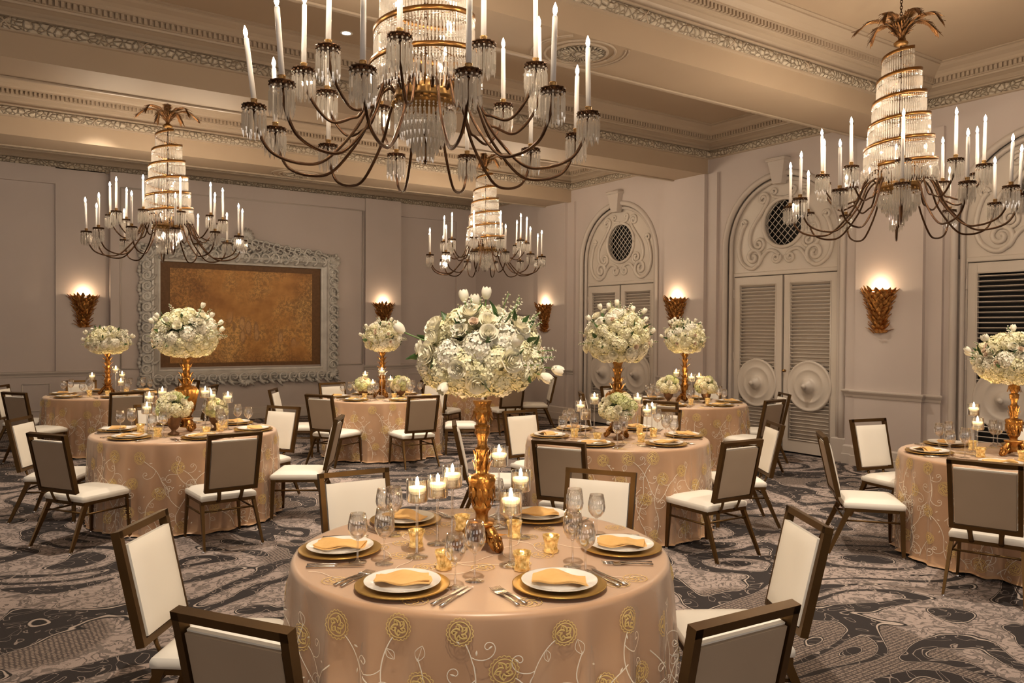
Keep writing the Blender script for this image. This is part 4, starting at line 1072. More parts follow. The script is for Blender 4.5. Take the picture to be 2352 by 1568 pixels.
# ================================================================ TABLEWARE
charger = MB().lathe([(0, .004), (.125, .004), (.135, .008), (.172, .013), (.175, .011), (.172, .008), (.13, 0), (0, 0)], 56).mesh('charger_plate', M['goldp'])
plate = MB().lathe([(0, .006), (.085, .006), (.095, .012), (.138, .021), (.141, .0225), (.140, .019), (.095, .006), (.08, 0), (0, 0)], 56).mesh('dinner_plate', M['china'])
def napkin_mesh(kind):
    """napkin folded in four, laid loosely over the plate"""
    mb = MB(); W, D = (.104, .056)
    for L_ in range(2):
        def fn(u, v, L_=L_):
            U = (u - .5) * 2; V = (v - .5) * 2
            bend = (.020 * U * U if kind == 0 else (-.018 * U * U + .01 if kind == 1 else .012 * math.sin(2.4 * U)))
            x = U * W + .003 * L_; y = V * (D + .004 * math.sin(3 * U + kind)) + bend + .006 * L_ * (1 - u)
            z = .009 + .0055 * (1 - L_) + .009 * math.cos(2.0 * U + kind) * (.6 + .4 * V) + .005 * math.sin(4.2 * U + 1.5 * V + kind) + (.012 * math.exp(-((U - .25) / .3) ** 2) * (V + 1.2) * .5 if kind == 2 else 0)
            if L_ == 0:
                ca, sa = math.cos(.22 - .2 * kind), math.sin(.22 - .2 * kind); x, y = (x * .94) * ca - y * sa, (x * .94) * sa + y * ca
            return (x, y, z)
        mb.sheet(fn, 18, 8); mb.sheet(lambda u, v, L_=L_: Vector(fn(1 - u, v)) - Vector((0, 0, .004)), 18, 8)
        for a in range(18):
            for (u0, v0, u1, v1) in ((a / 18, 0, (a + 1) / 18, 0), ((a + 1) / 18, 1, a / 18, 1), (0, (a + 1) / 18, 0, a / 18), (1, a / 18, 1, (a + 1) / 18)):
                p, q = Vector(fn(u0, v0)), Vector(fn(u1, v1)); dz = Vector((0, 0, -.004)); o1 = Vector((0, 0, -.002))
                mb.add([p, q, q + dz, p + dz], [(0, 1, 2, 3)], 0, False)
    return mb.mesh('napkin', M['napkin'])
napk = [napkin_mesh(0), napkin_mesh(1), napkin_mesh(2)]
def wine(h, rb):
    """bowl (two-walled) and stem as separate parts"""
    sb = MB().lathe([(0, 0), (.036, .0), (.037, .002), (.012, .006), (.0045, .014), (.0038, h * .42), (.006, h * .46), (.002, h * .465)], 24).mesh('stem', M['glass'])
    z0 = h * .455; H_ = h - z0
    prof = [(.003, z0), (rb * .55, z0 + H_ * .10), (rb * .9, z0 + H_ * .28), (rb, z0 + H_ * .45), (rb * .94, z0 + H_ * .7), (rb * .78, h), (rb * .76, h), (rb * .91, z0 + H_ * .7), (rb * .965, z0 + H_ * .45), (rb * .86, z0 + H_ * .29), (rb * .5, z0 + H_ * .12), (0, z0 + H_ * .05)]
    return MB().lathe(prof, 28).mesh('bowl', M['glass']), sb
WG = [wine(.200, .040), wine(.225, .041)]
def fork_mesh():
    mb = MB()
    mb.sheet(lambda u, v: ((u - .5) * (.006 + .010 * v ** 2 if v < .999 else .018), -.10 + .13 * v, .004 + .004 * math.sin(PI * v)), 2, 8)
    mb.sheet(lambda u, v: ((.5 - u) * (.006 + .010 * v ** 2), -.10 + .13 * v, .001 + .004 * math.sin(PI * v)), 2, 8)
    mb.sheet(lambda u, v: ((u - .5) * (.016 + .008 * math.sin(PI * v * .5)), .03 + .03 * v, .004 - .003 * math.sin(PI * v)), 4, 4)
    for k in range(4): mb.tube([((k - 1.5) * .0062, .06, .004), ((k - 1.5) * .0062, .085, .002), ((k - 1.5) * .0058, .105, .006)], [.0018, .0017, .0009], 5)
    mb.tube([(0, -.10, .004), (0, -.02, .006), (0, .03, .004)], [.0075, .0035, .006], 6, flat=.4)
    return mb.mesh('fork', M['steel'])
def knife_mesh():
    mb = MB(); mb.tube([(0, -.11, .004), (0, -.05, .005), (0, .0, .004), (0, .01, .003)], [.008, .0075, .006, .004], 6, flat=.5)
    mb.box((0.001, .055, .003), (.013, .09, .002)); mb.add([(-.0055, .10, .003), (.0075, .10, .003), (.0075, .115, .003), (.003, .125, .003)], [(0, 1, 2, 3)], 0, False)
    return mb.mesh('table_knife', M['steel'])
FK, KN = fork_mesh(), knife_mesh()
def polar(n_, a, r): x, y = TAB[n_]; return x + r * math.cos(rad(a)), y + r * math.sin(rad(a))
rn = random.Random(21)
for n_ in ('T1', 'T2', 'T3', 'T4', 'T5', 'T6', 'T7'):
    for k, (a0, nm) in enumerate(SEAT):
        a = a0 + TROT.get(n_, 0) + (0 if n_ != 'T1' else [-1, -4, -5, 0, 6, 2][k]); place = '%s setting of the %s' % (nm, TN[n_])
        px, py = polar(n_, a, .605)
        o = put('charger_plate', charger, None, (px, py, TZ + .0085)); tag(o, 'round gold charger plate at the ' + place, 'charger plate', 'gold charger plates')
        z = TZ + .0085 + .004
        o = put('dinner_plate', plate, None, (px, py, z)); tag(o, 'white china plate on gold charger at the ' + place, 'plate', 'white dinner plates')
        nr = a - 90 + [25, -20, 10, -15, 35, 5][k]
        if n_ == 'T1': nr = {0: -40, 1: -112 + 90 - 16, 2: -40 + 4, 3: -38, 4: 150 - 180 - 30, 5: -32}[k]
        o = put('napkin', napk[(k + (1 if n_ != 'T1' else 0)) % 3], None, (px, py, z + .0135), (0, 0, rad(nr))); tag(o, 'folded gold napkin at the ' + place, 'napkin', 'folded gold napkins')
        for j, (da, rr) in enumerate(((19, .545), (25, .455))):
            gx, gy = polar(n_, a + da + rn.uniform(-1, 1), rr)
            t = thing('wine_glass', 'wine glass %s at the %s' % (('nearer the rim', 'nearer the centre')[j], place), 'wine glass', (gx, gy, TZ + .0045), 0, 'stemmed wine glasses')
            put('bowl', WG[j][0], t); put('stem', WG[j][1], t)
        tx = Vector((-math.sin(rad(a)), math.cos(rad(a))))      # towards the sitter's right
        for j, off in enumerate((-.205, -.232)):
            o = put('fork', FK, None, (px + tx.x * off, py + tx.y * off, TZ + .0046), (0, 0, rad(a + 90 + rn.uniform(-4, 4)))); tag(o, '%s silver fork at the %s' % (('inner', 'outer')[j], place), 'fork', 'silver forks')
        for j, off in enumerate((.200, .228)):
            o = put('table_knife', KN, None, (px + tx.x * off, py + tx.y * off, TZ + .0046), (0, 0, rad(a + 90 + rn.uniform(-3, 3)))); tag(o, '%s silver knife at the %s' % (('inner', 'outer')[j], place), 'knife', 'silver table knives')

# ---- mercury glass votives
vm = MB()
vm.lathe([(0, 0), (.026, 0), (.032, .006), (.027, .02), (.028, .04), (.034, .062), (.037, .074), (.035, .074), (.026, .042), (.024, .016), (0, .012)], 24, flute=8, famp=.07)
vmesh = vm.mesh('holder', M['votive']); vwax = MB().lathe([(0, .012), (.02, .012), (.02, .03), (0, .03)], 14).mesh('tealight', M['wax']); vfl = MB().ball((0, 0, .041), .006, 6, sz=1.8).mesh('flame', M['flame'])
def votive(n_, x, y, lab=None):
    cx, cy = TAB[n_]; nm = relname(x - cx, y - cy)
    lab = lab or 'gold glass votive %s of the stand, %s' % (nm, TN[n_])
    t = thing('votive_candle', lab, 'candle holder', (x, y, TZ + .005), rn.uniform(0, 3), 'gold mercury-glass votives')
    put('holder', vmesh, t); put('tealight', vwax, t); put('flame', vfl, t)
    return t
V = dict(T1=[(1.62, 3.09), (1.56, 2.74), (1.93, 3.22), (2.07, 2.99), (2.06, 2.70), (1.81, 2.56)],
         T2=[(1.31, 7.85), (1.38, 7.45), (1.75, 7.30), (1.93, 7.55), (2.03, 7.78)], T3=[(1.42, 12.42), (1.62, 12.18), (1.9, 12.5)], T4=[(4.45, 10.0), (4.80, 9.82), (5.05, 10.05)],
         T5=[(4.45, 5.50), (4.44, 5.18), (4.74, 4.96), (5.06, 5.14), (5.14, 5.40)], T6=[(7.70, 7.15), (7.98, 7.12), (8.16, 7.30)], T7=[(6.38, 2.98), (6.72, 3.20), (6.46, 2.72), (6.90, 2.72)])
for n_, L_ in V.items():
    seen = set()
    for (x, y) in L_:
        nm = relname(x - TAB[n_][0], y - TAB[n_][1]); lab = None
        if nm in seen: lab = 'other gold glass votive %s of the stand, %s' % (nm, TN[n_])
        seen.add(nm); votive(n_, x, y, lab)
    cx, cy = TAB[n_]
# ---- tall stemmed glasses with floating candles
def tall(hbowl):
    """hbowl: height of the bowl floor above the table"""
    s = MB().lathe([(0, 0), (.045, 0), (.046, .002), (.015, .006), (.006, .02), (.0052, hbowl - .02), (.010, hbowl - .006), (.004, hbowl - .001)], 24).mesh('stem', M['vglass'])
    return s
bowl_m = MB().lathe([(.004, 0), (.040, .002), (.045, .010), (.045, .092), (.0458, .094), (.045, .0965), (.0435, .095), (.0435, .012), (.038, .006), (0, .005)], 36).mesh('bowl', M['vglass'])
water_m = MB().lathe([(0, .007), (.038, .008), (.043, .014), (.043, .048), (0, .048)], 30).mesh('water', M['water'])
wax_m = MB().lathe([(0, .036), (.026, .036), (.034, .044), (.038, .056), (.036, .064), (.024, .060), (0, .062)], 28).mesh('floating_candle', M['wax'])
waxu_m = MB().lathe([(0, .036), (.026, .036), (.034, .044), (.038, .056), (.036, .064), (.024, .060), (0, .062)], 28).mesh('floating_candle', M['waxplain'])
fl_m = MB().lathe([(0, .062), (.005, .067), (.0085, .077), (.007, .089), (.0025, .103), (0, .109)], 10).mesh('flame', M['flame'])
def floater(n_, x, y, zc, lab, lit=True):
    hb = zc - TZ - .05; t = thing('floating_candle_stand', lab, 'candle holder', (x, y, TZ + .005), 0, 'tall stemmed glasses with floating candles')
    put('stem', tall(hb), t); put('bowl', bowl_m, t, (0, 0, hb)); put('water', water_m, t, (0, 0, hb)); put('floating_candle', wax_m if lit else waxu_m, t, (0, 0, hb))
    if lit:
        put('flame', fl_m, t, (0, 0, hb)); plight('candle_light', (0, 0, hb + .114), 0.7, (1.0, .62, .28), .006, t)
FL = dict(T1=[(1.55, 2.95, 1.058), (1.72, 3.08, 1.035), (1.80, 3.09, 1.069), (2.11, 3.18, 1.121), (1.81, 2.64, 1.035), (2.09, 2.97, 1.040)],
 T2=[(1.38, 7.83, 1.09), (1.54, 8.09, 1.11), (1.33, 7.66, 1.01), (1.80, 7.55, 1.14), (1.90, 7.74, 1.09), (2.02, 7.62, 1.08)],
 T3=[(1.48, 12.64, 1.03), (1.75, 12.40, 1.13), (1.86, 12.60, 1.04), (1.80, 12.30, .96)],
 T4=[(4.60, 10.32, 1.08), (4.66, 9.91, 1.15), (4.58, 10.02, .98), (4.95, 10.24, 1.01)],
 T5=[(4.59, 5.59, 1.04), (4.83, 5.68, 1.09), (5.16, 5.45, 1.09), (4.50, 5.41, .99), (4.95, 5.11, 1.02), (5.09, 5.19, 1.03)],
 T6=[(7.71, 7.42, 1.17), (7.76, 7.20, 1.12), (8.10, 7.38, 1.11)],
 T7=[(6.58, 3.13, 1.12), (6.41, 3.02, 1.03), (6.78, 2.68, 1.01), (6.50, 2.62, .98)])
for n_, L_ in FL.items():
    names = {}
    order = sorted(range(len(L_)), key=lambda i: -L_[i][2])
    rankn = ['tallest', 'second tallest', 'third tallest', 'fourth tallest', 'second shortest', 'shortest']
    for q, i in enumerate(order):
        x, y, zc = L_[i]; rk = rankn[q] if q < len(L_) - 1 or len(L_) < 3 else 'shortest'
        if len(L_) == 6 and q == 4: rk = 'second shortest'
        floater(n_, x, y, zc, '%s floating candle glass, %s of the stand, %s' % (rk, relname(x - TAB[n_][0], y - TAB[n_][1]), TN[n_]), lit=not (n_ == 'T5' and i == 3))

# ================================================================ GOLD STANDS
def stand(n_, kind, top, lab):
    x, y = TAB[n_]; t = thing('candelabrum_stand', lab, 'centrepiece stand', (x, y, TZ + .005), .4, 'tall gold centrepiece stands')
    H_ = top - TZ - .005
    if kind == 'A':
        prof = [(.034, .115), (.028, .125), (.026, .15), (.030, .165), (.040, .178), (.042, .186), (.034, .196), (.040, .23), (.050, .265), (.058, .295), (.060, .31), (.054, .322), (.030, .330), (.026, .336), (.027, .35), (.028, .43), (.030, .436), (.031, .444), (.024, .450), (.0205, .465), (.022, .485), (.030, .505), (.033, .516), (.030, .522), (.033, .53), (.034, .545), (.023, .55), (.022, .56), (.030, .575), (.037, .60), (.039, .618), (.034, .624), (.034, .632), (.042, .650), (.043, .655), (.0, .65)]
        prof = [(r, z * H_ / .655) for r, z in prof]
        b = MB(); b.lathe(prof, 40, flute=9, famp=.035)
        make('baluster', b, M['gold'], t)
        o = MB()                                     # acanthus leaves on the bulb, the collar and the cup
        for (zz, rr, L_, w_, m_, sg) in ((.318, .050, .055, .030, 12, -1), (.275, .053, .05, .026, 12, -1), (.345, .028, .045, .018, 8, 1), (.39, .028, .045, .018, 8, 1), (.19, .040, .040, .024, 7, 1), (.20, .034, .03, .02, 7, 1), (.61, .036, .04, .02, 9, -1), (.235, .043, .035, .02, 6, -1), (.56, .024, .05, .022, 7, 1)):
            for k in range(m_):
                a = 2 * PI * k / m_ + zz * 9; d = Vector((math.cos(a), math.sin(a), 0)); zz2 = zz * H_ / .655
                leaf_blade(o, d * (rr + .002) + Vector((0, 0, zz2)), d * (.12 if sg > 0 else (.16 if zz > .5 else -.10)) + Vector((0, 0, sg)), d, L_, w_, curl=.12)
        make('acanthus_leaves', o, M['gold'], t)
    elif kind == 'B':
        prof = [(.035, .10), (.03, .115), (.035, .13), (.06, .18), (.082, .25), (.098, .32), (.102, .36), (.092, .385), (.06, .40), (.05, .405), (.040, .415), (.043, .44), (.036, .47), (.040, .475), (.034, .48), (.030, .53), (.036, .56), (.044, .575), (.036, .58), (.034, .60), (.04, .63), (.05, .65), (.0, .65)]
        b = MB(); b.lathe([(r, z * H_ / .65) for r, z in prof], 64, flute=16, famp=.07, frange=(.1 * H_ / .65, .375 * H_ / .65)); make('urn_body', b, M['gold'], t)
        o = MB()
        for (zz, rr, L_, w_, m_, sg) in ((.40, .07, .05, .03, 12, -1), (.42, .042, .05, .026, 8, 1), (.48, .036, .045, .022, 8, 1), (.57, .04, .035, .02, 8, 1), (.12, .034, .07, .03, 9, 1)):
            for k in range(m_):
                a = 2 * PI * k / m_ + zz * 9; d = Vector((math.cos(a), math.sin(a), 0)); leaf_blade(o, d * (rr + .003) + Vector((0, 0, zz * H_ / .65)), d * .3 + Vector((0, 0, sg)), d, L_, w_, curl=.25)
        make('acanthus_leaves', o, M['gold'], t)
    else:
        prof = [(.05, .07), (.03, .09), (.034, .12), (.045, .17), (.047, .20), (.035, .235), (.028, .25), (.030, .29), (.028, .33), (.026, .34), (.029, .38), (.027, .43), (.024, .44), (.028, .48), (.024, .52), (.032, .56), (.038, .59), (0, .59)]
        b = MB(); b.lathe([(r, z * H_ / .59) for r, z in prof], 32, flute=6, famp=.06); make('baluster', b, M['gold'], t)
        o = MB()
        for r_ in range(8):
            zz = (.10 + r_ * .062) * H_ / .59
            for k in range(6):
                a = 2 * PI * k / 6 + r_ * .5; d = Vector((math.cos(a), math.sin(a), 0)); leaf_blade(o, d * .027 + Vector((0, 0, zz)), d * .45 + Vector((0, 0, 1)), d, .062, .028, curl=.35)
        make('acanthus_leaves', o, M['gold'], t)
    # tripod base: waisted block and three scrolled paw feet
    b = MB(); k_ = 1.0 if kind != 'C' else .9
    b.lathe([(.060 * k_, .118), (.062 * k_, .11), (.050 * k_, .10), (.036 * k_, .08), (.040 * k_, .055), (.052 * k_, .035), (.02, .03)][::-1], 30, flute=3, famp=.14)
    make('base_block', b, M['gold'], t)
    for k in range(3):
        a = 2 * PI * k / 3 + .3; f = MB()
        R = lambda r, z: (r * math.cos(a), r * math.sin(a), z)
        P = catmull([R(.03, .095), R(.055, .088), R(.075, .06), (R(.085, .035)), R(.105, .016), R(.118, .012)], 4)
        f.tube(P, [.018 + .008 * math.sin(PI * i / (len(P) - 1)) for i in range(len(P))], 8, flat=.8)
        f.tube(catmull([R(.10, .010), R(.118, .016), R(.118, .032), R(.105, .034), R(.104, .024)], 4), .010, 7)
        for q in (-1, 1):
            d = Vector((-math.sin(a), math.cos(a), 0)) * q
            f.tube([Vector(R(.05, .075)) + d * .012, Vector(R(.078, .05)) + d * .03, Vector(R(.105, .012)) + d * .022], [.006, .012, .008], 6)
            f.ball(Vector(R(.088, .05)) + d * .022, .013, 7)
            leaf_blade(f, Vector(R(.06, .07)) + d * .01, Vector(R(1, -.3)) + d * .8, Vector(R(.6, .6)) + d * .3, .05, .025, curl=.3)
        f.ball(R(.085, .062), .015, 8)
        make('scroll_foot', f, M['gold'], t)
    return t
stand('T1', 'A', 1.425, 'ornate gold baluster stand carrying the big white bouquet on the foreground table')
stand('T2', 'B', 1.455, 'gold fluted urn-shaped stand on the middle-left table')
stand('T3', 'C', 1.37, 'slender leafy gold stand on the far-left table')
stand('T4', 'C', 1.42, 'slender leafy gold stand on the far centre table')
stand('T5', 'B', 1.45, 'gold urn-shaped stand on the middle-right table')
stand('T6', 'C', 1.44, 'slender leafy gold stand on the table by the arched doors')
stand('T7', 'A', 1.355, 'gold baluster stand on the right-edge table')

# ================================================================ FLOWERS
def floret_ball(seed, R, n, mat, ps=.017, squash=.85):
    mb = MB(); r = random.Random(seed); mb.ball((0, 0, 0), R * .72, 8, 0, squash)
    ga = PI * (3 - math.sqrt(5))
    for i in range(n):
        z = 1 - 2 * (i + .5) / n
        rr = math.sqrt(1 - z * z); a = i * ga; d = Vector((rr * math.cos(a), rr * math.sin(a), z))
        d = (d + Vector((r.uniform(-.12, .12), r.uniform(-.12, .12), r.uniform(-.12, .12)))).normalized()
        c = Vector((d.x, d.y, d.z * squash)) * R * r.uniform(.90, 1.06)
        u = d.cross(Vector((.3, .5, .8))).normalized(); v = d.cross(u); tw = r.uniform(0, PI)
        for k in range(4):
            aa = tw + k * PI / 2; e = u * math.cos(aa) + v * math.sin(aa); f = u * -math.sin(aa) + v * math.cos(aa)
            q = ps * r.uniform(.85, 1.15)
            vs = [c, c + e * q * .55 - f * q * .45 + d * .002, c + e * q + d * .0055 * r.uniform(.2, 1.4), c + e * q * .55 + f * q * .45 + d * .002]
            mb.add(vs, [(0, 1, 2, 3)], 0, False)
    return mb.mesh('hydrangea', mat)
def rose_mesh(R, mat, seed=0):
    mb = MB(); r = random.Random(seed); mb.ball((0, 0, -.1 * R), R * .45, 8)
    layers = [(3, .25, .9, .02), (4, .42, .88, .08), (5, .62, .80, .16), (5, .82, .66, .30), (6, 1.0, .48, .5)]
    for li, (m_, rr, hh, flare) in enumerate(layers):
        for k in range(m_):
            a0 = 2 * PI * k / m_ + li * .7 + r.uniform(-.15, .15); da = 2 * PI / m_ * .72
            def fn(u, v):
                a = a0 + (u - .5) * 2 * da * (.5 + .5 * math.sin(PI * min(1, .25 + v * .6)))
                lip = 1 - .25 * (2 * u - 1) ** 2
                rad_ = R * (.18 + (rr - .18) * math.sin(v * PI / 2) ** .8 + flare * v ** 3 * .5)
                return (rad_ * math.cos(a), rad_ * math.sin(a), R * (-.35 + (hh + .35) * v * lip))
            mb.sheet(fn, 5, 5)
    return mb.mesh('rose', mat)
def tulip_mesh(R):
    mb = MB()
    for li in range(2):
        for k in range(3):
            a0 = 2 * PI * k / 3 + li * PI / 3
            def fn(u, v):
                w_ = math.sin(PI * (.12 + .80 * v)) ** .7; a = a0 + (u - .5) * 2.15 * w_
                r_ = R * (math.sin(PI * (.10 + .66 * v)) ** .8) * (1 - .05 * li)
                return (r_ * math.cos(a), r_ * math.sin(a), R * 2.5 * v * (1 - .08 * (2 * u - 1) ** 2))
            mb.sheet(fn, 6, 7)
    return mb.mesh('tulip', M['petal'])
def spray_mesh(seed):
    mb = MB(); r = random.Random(seed); mb.tube([(0, 0, 0), (.004, .002, .05), (-.003, .002, .11)], .0025, 5, mat=1)
    for i in range(13):
        z = .02 + .09 * i / 12; a = i * 2.4; d = Vector((math.cos(a), math.sin(a), .4)); c = d * (.016 * (1.2 - i / 18)) + Vector((0, 0, z)); q = .010 * (1.2 - i / 20)
        for k in range(4):
            b = k * PI / 2; e = Vector((math.cos(b), math.sin(b), .5)) * q
            f = Vector((-math.sin(b), math.cos(b), 0)) * q * .5
            mb.add([c, c + e * .6 - f, c + e, c + e * .6 + f], [(0, 1, 2, 3)], 0, False)
        mb.ball(c, q * .45, 5)
    return mb.mesh('flower_spray', [M['petal'], M['stem']])
def leafm():
    mb = MB(); leaf_blade(mb, (0, 0, 0), (0, 0, 1), (0, -1, 0), .085, .032, curl=.25); mb.tube([(0, 0, -.03), (0, 0, .01)], .002, 5)
    return mb.mesh('leaf', M['green'])
HY = [floret_ball(1, .062, 120, M['hydra']), floret_ball(2, .066, 130, M['petal']), floret_ball(3, .058, 110, M['hydrag'])]
RS = [rose_mesh(.036, M['rose'], 1), rose_mesh(.030, M['petal'], 2)]; RSs = rose_mesh(.018, M['blush'], 3)
BIGR = rose_mesh(.050, M['rose'], 5); TU = tulip_mesh(.021); SPR_ = [spray_mesh(1), spray_mesh(2)]; LF = leafm()
def orient(o, d, spin=0.0):
    o.rotation_euler = (Vector(d).to_track_quat('Z', 'Y') @ Euler((0, 0, spin)).to_quaternion()).to_euler()
def bouquet(name, loc, rx, up, dn, lab, group, seed, tulips=9, small=False, tpx=None, big=()):
    """dome of blooms; loc is the middle of its flat underside"""
    r = random.Random(seed); t = thing(name, lab, 'flower arrangement', loc, 0, group)
    core = MB(); core.ball((0, 0, 0), 1, 14); o = make('foam_core', core, M['core'], t, (0, 0, dn)); o.scale = (rx * .55, rx * .55, up * .5); o.location = (0, 0, dn + up * .04)
    s = rx / .30 if not small else 1.0
    def pt(d, k=1.0):
        return Vector((d.x * rx * k, d.y * rx * k, dn + d.z * (up if d.z > 0 else dn) * k))
    nh = 56 if not small else 14; ga = PI * (3 - math.sqrt(5))
    for i in range(nh):
        z = 1 - (1.78 if not small else 1.35) * (i + .5) / nh; rr = math.sqrt(max(0, 1 - z * z)); a = i * ga + seed
        d = Vector((rr * math.cos(a), rr * math.sin(a), z)); k = i % 5
        hsz = (.98 * min(1, rx / .28) * r.uniform(.88, 1.15)) if not small else rx / .155 * .95
        if not small and i % 5 == 3:
            o = put('rose', RS[i % 2], t, pt(d, .95), scale=1.0 * min(1.1, s)); orient(o, d, r.uniform(0, 6))
        elif small and i % 3 == 2:
            o = put('rose', RS[0], t, pt(d, .86), scale=.85); orient(o, d, r.uniform(0, 6))
        else:
            o = put('hydrangea', HY[(0, 1, 0, 2, 0)[k]] if not small else HY[(2, 0, 1)[i % 3]], t, pt(d, .80 if not small else .74), scale=hsz); orient(o, d, r.uniform(0, 6))
    if not small:
        for i in range(6):
            a = 2 * PI * i / 6 + seed + .4; p = Vector((rx * .36 * math.cos(a), rx * .36 * math.sin(a), dn * .38))
            o = put('hydrangea', HY[(0, 1)[i % 2]], t, p, scale=.95); orient(o, Vector((math.cos(a) * .5, math.sin(a) * .5, -1)), 0)
    else:
        for i in range(6):
            a = 2 * PI * i / 6 + seed; p = Vector((rx * .55 * math.cos(a), rx * .55 * math.sin(a), dn * .55))
            o = put('hydrangea', HY[(0, 1, 2)[i % 3]], t, p, scale=rx / .155 * .72); orient(o, Vector((math.cos(a), math.sin(a), -.3)), 0)
    for i in range(16 if not small else 4):
        z = r.uniform(-.35, .95); rr = math.sqrt(1 - z * z); a = r.uniform(0, 2 * PI); d = Vector((rr * math.cos(a), rr * math.sin(a), z))
        full = r.random() < .45
        o = put('rose', RS[r.randint(0, 1)] if full else RSs, t, pt(d, .99), scale=(1.05 if full else 1.0) * (1 if not small else .8)); orient(o, d, r.uniform(0, 6))
    for i in range(26 if not small else 5):
        z = r.uniform(-.4, .9); rr = math.sqrt(1 - z * z); a = r.uniform(0, 2 * PI); d = Vector((rr * math.cos(a), rr * math.sin(a), z))
        o = put('leaf', LF, t, pt(d, .84), scale=r.uniform(.7, 1.15) * (1 if not small else .6)); orient(o, (d + Vector((r.uniform(-.6, .6), r.uniform(-.6, .6), r.uniform(-.2, .6)))).normalized(), r.uniform(0, 6))
    if not small:
        for i in range(20):
            z = r.uniform(-.1, .98); rr = math.sqrt(1 - z * z); a = r.uniform(0, 2 * PI); d = Vector((rr * math.cos(a), rr * math.sin(a), z))
            o = put('flower_spray', SPR_[i % 2], t, pt(d, .86), scale=r.uniform(.75, 1.05)); orient(o, d, r.uniform(0, 6))
        cr_ = Vector((math.sin(CAM_YAW), -math.cos(CAM_YAW), 0)); cf_ = Vector((math.cos(CAM_YAW), math.sin(CAM_YAW), 0))
        for (a, h, f) in big:
            d = (cr_ * a + Vector((0, 0, h)) + cf_ * f).normalized(); o = put('rose', BIGR, t, pt(d, .97), scale=.80); orient(o, d, r.uniform(0, 6))
            for q in range(1):
                o = put('leaf', LF, t, pt(d, .93), scale=.9); orient(o, (d + cr_ * math.cos(q * 2.1 + a) * 1.4 + Vector((0, 0, math.sin(q * 2.1 + a) * 1.4))).normalized(), r.uniform(0, 6))
        L_ = tpx or [(r.uniform(-1, 1), r.uniform(.1, 1), r.uniform(-.5, .5), 0) for _ in range(tulips)]
        for (a, h, f, ln) in L_:
            d = cr_ * a + Vector((0, 0, h)) + cf_ * f; d = d.normalized(); k = 1.0 + (ln or r.uniform(.0, .14))
            p = pt(d, k); o = put('tulip', TU, t, p, scale=1.0 if rx < .26 else 1.05)
            dd = (d + Vector((0, 0, .5 if h > 0 else -.2))).normalized(); orient(o, dd, r.uniform(0, 6))
            st = MB().tube(catmull([pt(d, .7), pt(d, .85 * k), p + dd * .004], 3), .0035, 6); put('tulip_stem', st.mesh('tulip_stem', M['stem']), t)
    return t
BG = 'tall white bouquets on gold stands'
bouquet('flower_bouquet', (1.838, 2.932, 1.445), .275, .245, .150, 'big white bouquet of roses, hydrangeas and tulips on the foreground table', BG, 4,
        tpx=[(-.22, 1.0, 0, .07), (.10, 1.0, -.1, .10), (-.06, 1.0, -.2, -.02), (-1.0, .42, 0, .28), (1.0, -.15, -.1, .16), (1.0, -.35, -.35, .08), (-.45, -.55, -.75, .04), (.55, .3, -.8, .02)],
        big=[(.02, -.6, -1), (.55, .05, -.9), (-.70, .15, -.6), (-.12, .85, -.5), (.62, .62, -.4)])
bouquet('flower_bouquet', (1.68, 7.75, 1.44), .29, .28, .20, 'tall white bouquet in front of the framed tapestry, middle-left table', BG, 5)
bouquet('flower_bouquet', (1.66, 12.5, 1.35), .285, .23, .16, 'tall white bouquet at far left under the left sconce', BG, 6)
bouquet('flower_bouquet', (4.77, 10.13, 1.40), .265, .26, .19, 'tall white bouquet on the far centre table below a sconce', BG, 7)
bouquet('flower_bouquet', (4.80, 5.33, 1.425), .30, .31, .21, 'tall white bouquet in front of the farthest arched door, middle-right table', BG, 8)
bouquet('flower_bouquet', (7.88, 7.43, 1.42), .27, .27, .19, 'tall white bouquet between two arched doors, table by the doors', BG, 9)
bouquet('flower_bouquet', (6.68, 2.88, 1.335), .29, .24, .16, 'tall white bouquet cut by the right edge of the view', BG, 10)
pot = MB().lathe([(0, 0), (.045, 0), (.048, .008), (.02, .02), (.018, .03), (.04, .05), (.06, .08), (.064, .115), (.068, .12), (.06, .118), (.0, .10)], 32, flute=14, famp=.04).mesh('footed_bowl', M['potmetal'])
SG2 = 'small footed bowls of flowers'
for (x, y, z, rx, lab, sd) in ((1.52, 7.50, 1.00, .145, 'left small bronze footed bowl on the middle-left table', 31), (1.93, 7.68, .96, .105, 'right small bronze footed bowl on the middle-left table', 32),
    (4.52, 10.20, .93, .13, 'left small bronze footed bowl on the far centre table', 33), (4.98, 9.98, .935, .14, 'right small bronze footed bowl on the far centre table', 34),
    (4.68, 5.18, 1.01, .16, 'small bronze footed bowl on the middle-right table', 35), (7.63, 7.48, .97, .155, 'left small bronze footed bowl on the table by the doors', 36), (8.04, 7.20, .97, .15, 'right small bronze footed bowl on the table by the doors', 37)):
    hs = (z - .05 - TZ) / .12; hs = max(.85, min(1.5, hs))
    o = put('footed_bowl', pot, None, (x, y, TZ + .005), scale=(1.0, 1.0, hs)); tag(o, lab, 'bowl', 'bronze footed bowls')
    bouquet('flower_posy', (x, y, TZ + .005 + .12 * hs - .012), rx * 1.0, rx * 1.0, rx * .5, lab.replace('bronze footed bowl', 'posy of cream flowers in bronze bowl'), SG2, sd, small=True)
